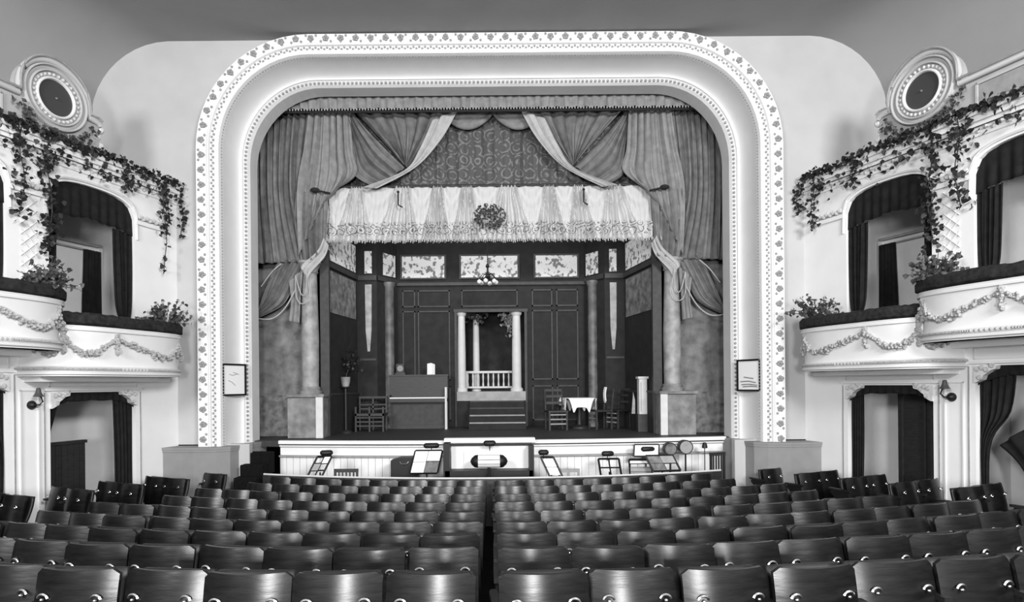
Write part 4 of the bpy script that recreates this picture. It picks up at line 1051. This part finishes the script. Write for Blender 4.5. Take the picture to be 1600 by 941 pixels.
# ------------------------------------------------------------------ orchestra pit
# curved rail in front of the pit
T = thing('pit_rail', 'dark curved pit partition with a thin pale top rail', 'railing', (0, YC - PITR, 0))
th0 = math.asin(4.18 / PITR); m = MB(); m2 = MB(); NP = 30
for i in range(NP):
    p = [(r_ * math.sin(-th0 + 2 * th0 * t), YC - r_ * math.cos(-th0 + 2 * th0 * t)) for t in (i / NP, (i + 1) / NP) for r_ in (PITR + .03, PITR - .03)]
    MB().hexa([(p[0][0], p[0][1], -.6), (p[2][0], p[2][1], -.6), (p[3][0], p[3][1], -.6), (p[1][0], p[1][1], -.6)], [(p[0][0], p[0][1], .82), (p[2][0], p[2][1], .82), (p[3][0], p[3][1], .82), (p[1][0], p[1][1], .82)]).build('panel', WOOD, T)
MB().tube([(PITR * math.sin(-th0 + 2 * th0 * t / 60), YC - PITR * math.cos(-th0 + 2 * th0 * t / 60), .835) for t in range(61)], .016, 6).build('top_rail', LIGHTP, T, smooth=True)

def lamp_on(parent, c, L, yaw, r=.05):
    d = Vector((math.cos(yaw), math.sin(yaw), 0)); c = Vector(c)
    prof = [(0, -L / 2), (r * .6, -L / 2 + .01), (r, -L / 2 + .04), (r, L / 2 - .04), (r * .6, L / 2 - .01), (0, L / 2)]
    MB().lathe(prof, c, 12, d).build('lamp_shade', IRON, parent, smooth=True)
    MB().tube([c, c - Vector((0, -.06, .14))], .009, 5).build('lamp_arm', IRON, parent)
def music_stand(px, py_, wpx, hpx, lean, yaw, Y, label, nx=2, ny=2, lamp=(0, 0), fill=None, dark=IRON):
    sc = Y / F; c = at(px, py_, Y); w2, h2 = wpx * sc / 2, hpx * sc / 2
    T = thing('music_stand', label, 'music stand', (c.x, Y, -.6))
    X_ = Vector((math.cos(yaw), math.sin(yaw), 0)); Z_ = Vector((math.sin(lean), .28, math.cos(lean))).normalized(); N_ = X_.cross(Z_).normalized()
    def bar(a, b, t=.014, name='slat', m=dark):
        a = c + X_ * a[0] + Z_ * a[1]; b = c + X_ * b[0] + Z_ * b[1]
        return MB().tube([a, b], t, 4).build(name, m, T)
    for a, b in (((-w2, -h2), (w2, -h2)), ((-w2, h2), (w2, h2)), ((-w2, -h2), (-w2, h2)), ((w2, -h2), (w2, h2))): bar(a, b, .02, 'frame_bar')
    for i in range(1, nx): bar((-w2 + 2 * w2 * i / nx, -h2), (-w2 + 2 * w2 * i / nx, h2))
    for i in range(1, ny): bar((-w2, -h2 + 2 * h2 * i / ny), (w2, -h2 + 2 * h2 * i / ny))
    if fill:
        for (a0, a1, b0, b1, mt) in fill:
            k = lambda a, b, o: c + X_ * (-w2 + 2 * w2 * a) + Z_ * (-h2 + 2 * h2 * b) + N_ * o
            MB().hexa([k(a0, b0, .0), k(a1, b0, .0), k(a1, b0, .01), k(a0, b0, .01)], [k(a0, b1, .0), k(a1, b1, .0), k(a1, b1, .01), k(a0, b1, .01)]).build('sheet', mt, T)
    MB().tube([(c.x, Y + .05, -.6), (c.x, Y + .05, c.z - h2 * .5)], .016, 6).build('post', dark, T)
    for q in range(3): MB().tube([(c.x, Y + .05, -.45), (c.x + .22 * math.cos(q * 2.1), Y + .05 + .22 * math.sin(q * 2.1), -.59)], .012, 5).build('foot', dark, T)
    if lamp:
        p = c + X_ * (lamp[0] * sc) + Z_ * (h2 + .05 + lamp[1] * sc); lamp_on(T, p, lamp[2] if len(lamp) > 2 else .22, yaw + .1)
    return T
music_stand(499, 730, 22, 36, .42, .15, 11.1, 'dark lattice music stand leaning at the far left of the pit', 2, 3, (0, 2, .24), [(.5, 1, .66, 1, PAPER), (0, .5, .33, .66, GREYB)])
music_stand(666, 722, 42, 36, .22, 0, 11.2, 'pale music desk with lattice half, left of the centre box', 2, 2, (2, 4, .30), [(0, .5, 0, 1, PAPER), (.5, 1, .55, 1, PAPER), (.5, 1, 0, .55, TAP)])
music_stand(862, 730, 20, 34, -.42, -.1, 11.15, 'tilted music stand just right of the centre box', 1, 2, (-2, 4, .20), [(0.1, .9, .1, .9, PAPER)])
music_stand(953, 731, 32, 28, -.1, 0, 11.25, 'lattice music stand with four openings, right of centre', 2, 2, (0, 4, .24))
music_stand(1036, 724, 44, 26, -.42, .1, 11.2, 'broad tilted lattice stand before the round drums', 2, 2, None, [(0, .5, .5, 1, TAP), (0, .5, 0, .5, TAP), (.5, 1, .5, 1, GREYB)])
music_stand(1001, 731, 34, 26, 0, 0, 11.4, 'low grey ruled music desk behind the broad tilted stand', 1, 4, None, [(0, 1, 0, .55, GREYB), (0, 1, .75, .9, PAPER)])
music_stand(1010, 704, 38, 18, .12, 0, 11.75, 'thin white card desk leaning against the stage front', 1, 1, (2, -11, .28), [(0, 1, 0, 1, PAPER)], FLATM)
# slatted chair backs
def pit_chair(px, py_, wpx, hpx, Y, label, n, yaw=0, m_=WOOD):
    sc = Y / F; c = at(px, py_, Y); w2 = wpx * sc / 2; zt = c.z + hpx * sc / 2; zb = -.6
    T = thing('pit_chair', label, 'chair', (c.x, Y, -.6), local=True); T.rotation_euler = (0, 0, yaw); H = zt + .6
    for x in (-w2, w2):
        MB().box(x - .018, x + .018, -.02, .02, 0, H).build('back_leg', m_, T); MB().box(x - .018, x + .018, .38, .42, 0, .45).build('front_leg', m_, T)
    MB().box(-w2, w2, -.02, .42, .44, .48).build('seat', m_, T)
    MB().box(-w2 - .02, w2 + .02, -.025, .025, H - .06, H).build('top_rail', m_, T)
    for i in range(n):
        x = -w2 + 2 * w2 * (i + 1) / (n + 1); MB().box(x - .012, x + .012, -.01, .01, .5, H - .06).build('back_slat', m_, T)
pit_chair(541, 742, 34, 18, 10.95, 'low spindle-back chair behind the pit rail on the left', 5)
pit_chair(1121, 722, 26, 30, 11.2, 'dark chair at the right-hand end of the pit', 4, .4)
pit_chair(889, 741, 30, 16, 11.2, 'grey plain-backed chair beside the tilted music stand', 1, 0, GREYB)
# dark case left of the pale desk
c = at(633, 733, 11.4)
T = thing('instrument_case', 'black upright case beside the pale music desk in the pit', 'case', (c.x, 11.4, -.6))
MB().box(c.x - .26, c.x + .24, 11.3, 11.6, -.6, at(633, 719, 11.4).z).build('body', IRON, T)
MB().prism([(c.x - .26, 11.3, at(633, 719, 11.4).z), (c.x + .24, 11.3, at(633, 719, 11.4).z), (c.x + .24, 11.3, at(633, 715, 11.4).z), (c.x - .1, 11.3, at(633, 715, 11.4).z)], (0, .3, 0)).build('lid', IRON, T)
MB().tube([(c.x - .08, 11.29, 1.0), (c.x - .05, 11.26, .96), (c.x + .05, 11.26, .96), (c.x + .08, 11.29, 1.0)], .01, 5).build('handle', CHROME, T)
# centre: hood over the lip, white-backed conductor's enclosure, padded roll stool
HY = 11.75
T = thing('footlight_hood', 'white low hood on the stage lip above the conductor', 'hood', (0, HY, STZ))
a, b = at(694, 694, HY), at(836, 692, HY); zt = ZC - 86 / F * HY
MB().prism([(a.x, HY + .3, STZ - .0), (a.x, HY + .3, STZ + .06), (a.x, HY, STZ + .07), (a.x, HY - .02, STZ - .02), (a.x, HY + .12, STZ - .04)], (b.x - a.x, 0, 0)).build('shell', WHITE, T)
MB().box(a.x, b.x, HY - .03, HY - .01, STZ - .035, STZ - .015).build('edge', GREYB, T)
EY = 11.3
T = thing('conductor_box', 'dark framed enclosure with a white back panel in the pit centre', 'enclosure', (at(764, 740, EY).x, EY, -.6))
xl_, xr_ = at(696, 720, EY).x, at(832, 720, EY).x; zt_ = at(764, 696, EY).z; zm = at(764, 734, EY).z
MB().box(xl_ + .1, xr_ - .05, EY + .16, EY + .2, zm, zt_ - .03).build('back_panel', WHITE, T)
MB().box(xl_ - .03, xl_ + .09, EY - .15, EY + .2, -.6, zt_ + .05).build('corner_post', IRON, T)
MB().box(xr_ - .07, xr_ + .02, EY - .15, EY + .2, -.6, zt_).build('corner_post', IRON, T)
MB().box(xl_, xr_, EY + .12, EY + .2, zt_ - .02, zt_ + .02).build('top_rail', IRON, T)
MB().box(xl_, xr_, EY - .15, EY + .2, -.6, zm).build('lower_panel', IRON, T)
pp = at(743, 719, EY + .1)
MB().box(pp.x - .22, pp.x + .1, EY + .12, EY + .14, zm + .01, at(743, 707, EY).z).build('white_sheet', PAPER, T)
lamp_on(T, at(765, 693, EY - .02), .24, .0, .055)
cS = at(764, 721, EY - .3); sc_ = (EY - .3) / F
T = thing('roll_stool', 'pale striped bolster with dark pointed ends on the conductor stand', 'stool', (cS.x, EY - .3, -.6))
L2 = 17 * sc_; r_ = 10 * sc_
MB().lathe([(r_, -L2), (r_, L2)], cS, 18, (1, 0, 0)).build('bolster', PAPER, T, smooth=True)
for sg in (-1, 1): MB().lathe([(r_ * 1.02, sg * L2), (r_ * .95, sg * (L2 + .06)), (r_ * .5, sg * (L2 + .12)), (0, sg * (L2 + .145))], cS, 18, (1, 0, 0)).build('end_cap', IRON, T, smooth=True)
for q in (-.035, .04): MB().box(cS.x - L2, cS.x + L2, cS.y - r_ * 1.0, cS.y - r_ * .9, cS.z + q - .008, cS.z + q + .008).build('stripe', GREYB, T)
MB().tube([(cS.x, cS.y, -.6), (cS.x, cS.y, cS.z - r_ * .8)], .03, 8).build('post', IRON, T)
# drums and small things by the stage front
for px, py_, rp, lb, mt in ((1048, 702, 10, 'dark round drum head leaning left of the paler one', TAP), (1072, 699, 11, 'grey round drum head leaning against the stage front', GREYB)):
    c = at(px, py_, 11.7); r_ = rp * 11.7 / F
    T = thing('drum', lb, 'drum', (c.x, 11.7, c.z - r_), )
    MB().lathe([(r_ * .96, .0), (r_ * .96, .16)], c, 24, (0, 1, 0)).build('shell', WOOD, T, smooth=True)
    MB().lathe([(0, -.004), (r_ * .9, -.004)], c, 24, (0, 1, 0)).build('head', mt, T)
    MB().lathe([(r_ * .88, -.012), (r_, -.012), (r_ * 1.02, .02), (r_ * .97, .03)], c, 24, (0, 1, 0)).build('hoop', IRON, T, smooth=True)
    MB().tube([(c.x, 11.74, -.6), (c.x, 11.74, c.z - r_ * .9)], .018, 6).build('stand', IRON, T)
c = at(1101, 696, 11.9)
T = thing('pit_lamp', 'small dark lamp on a post at the right end of the stage front', 'lamp', (c.x, 11.9, -.6))
MB().lathe([(0, .06), (.03, .055), (.05, 0), (.055, -.05), (.03, -.06), (0, -.06)], c, 12).build('lamp_shade', IRON, T, smooth=True)
MB().tube([(c.x, 11.9, -.6), (c.x, 11.9, c.z)], .01, 5).build('post', IRON, T)

# ------------------------------------------------------------------ auditorium seats
def seat_proto():
    T = thing('auditorium_chair', 'x', 'chair', (0, 0, 0), local=True)
    hw = .244
    def back(o):
        def fn(a, b):
            x = -hw + 2 * hw * a; z0, z1 = .36, .82
            e = abs(x) / hw; zt = z1 - .03 * max(0, (e - .82) / .18) ** 2.6
            z = z0 + (zt - z0) * b
            q = (z - .36) / .46; y = -.06 * (1 - (x / hw) ** 2) + .03 * q + .045 * q * q + o
            return (x, y + .04, z)
        return fn
    m = MB(); m.grid(back(0), 14, 8); n0 = len(m.v); m.grid(back(.022), 14, 8)
    W = 15
    rim = [i for i in range(W)] + [W * j + W - 1 for j in range(1, 9)] + [W * 8 + i for i in range(W - 2, -1, -1)] + [W * j for j in range(7, 0, -1)]
    for a, b in zip(rim, rim[1:] + rim[:1]): m.f.append((a, b, n0 + b, n0 + a))
    m.build('backrest', VENEER, T, smooth=True)
    s = MB().grid(lambda a, b: (-.22 + .44 * a, .13 + .10 * b + .02 * math.sin(b * 3), .42 + .37 * b), 6, 6)
    s.build('seat_pan', SEATC, T, smooth=True, solid=.03)
    side = [(.02, 0), (.34, 0), (.34, .03), (.22, .06), (.2, .4), (.36, .56), (.34, .6), (.06, .6), (.09, .42), (.08, .06), (.02, .03)]
    MB().prism([(-.262, y, z) for y, z in side], (.026, 0, 0)).build('standard', IRON, T)
    MB().prism([(-.275, .02, .60), (-.225, .02, .60), (-.225, .36, .60), (-.235, .39, .60), (-.265, .39, .60), (-.275, .36, .60)], (0, 0, .03)).build('armrest', SEATC, T)
    for sx in (-1, 1):
        b = MB(); cx, cz = sx * .175, .665
        b.ball((cx - sx * .02, .035 - .01, cz), .011, 6, 4)
        b.tube([(cx - sx * .02 + .03 * math.cos(q), .03, cz + .002 + .028 * math.sin(q)) for q in [.2 + .45 * i for i in range(7)]], .007, 4)
        b.build('bracket', CHROME, T, smooth=True)
    return T
ORD = ['first', 'second', 'third', 'fourth', 'fifth', 'sixth', 'seventh', 'eighth', 'ninth', 'tenth', 'eleventh', 'twelfth', 'thirteenth', 'fourteenth', 'fifteenth', 'sixteenth', 'seventeenth', 'eighteenth']
ROWN = ['the nearest row', 'the second row from the viewer', 'the third row from the viewer', 'the fourth row from the viewer', 'the fifth row from the viewer', 'the sixth row from the viewer', 'the seventh row from the viewer', 'the row before the last', 'the last row at the pit']
proto = seat_proto(); used = False; rs = random.Random(77)
AIS = math.asin(4.52 / 13.02)
for r, (y0, fz) in enumerate(zip(ROWS, FLZ)):
    Rr = YC - y0; dth = .503 / Rr
    for sgn, nm in ((-1, 'left'), (1, 'right')):
        cnt = 0; block = 0; th = (.28 if sgn > 0 else .345) / Rr
        while True:
            if block == 0 and th + .25 / Rr > AIS - .5 / Rr:
                block = 1; cnt = 0; th = AIS + (.5 + .26) / Rr
            x, y = sgn * Rr * math.sin(th), YC - Rr * math.cos(th)
            if abs(x) / y > 1.0: break
            wallx = 6.10 + .332 * (11.7 - y)
            if abs(x) > wallx - .42 or y > 11.12: break
            o = proto if not used else copy_tree(proto); used = True
            o.location = (x, y, floor_z(x, y)); o.rotation_euler = (R(rs.gauss(0, 1.6)), 0, sgn * th + R(rs.gauss(0, 2.5)))
            if block == 0: lb = 'dark veneered chair in %s, %s %s of the centre gap' % (ROWN[r], ORD[cnt], nm)
            else: lb = 'dark veneered chair in %s, %s beyond the %s aisle' % (ROWN[r], ORD[cnt], nm)
            o['label'] = lb; o['group'] = 'auditorium chairs in curved rows'
            cnt += 1; th += dth
for o in bpy.data.objects:
    if '_local' in o: del o['_local']
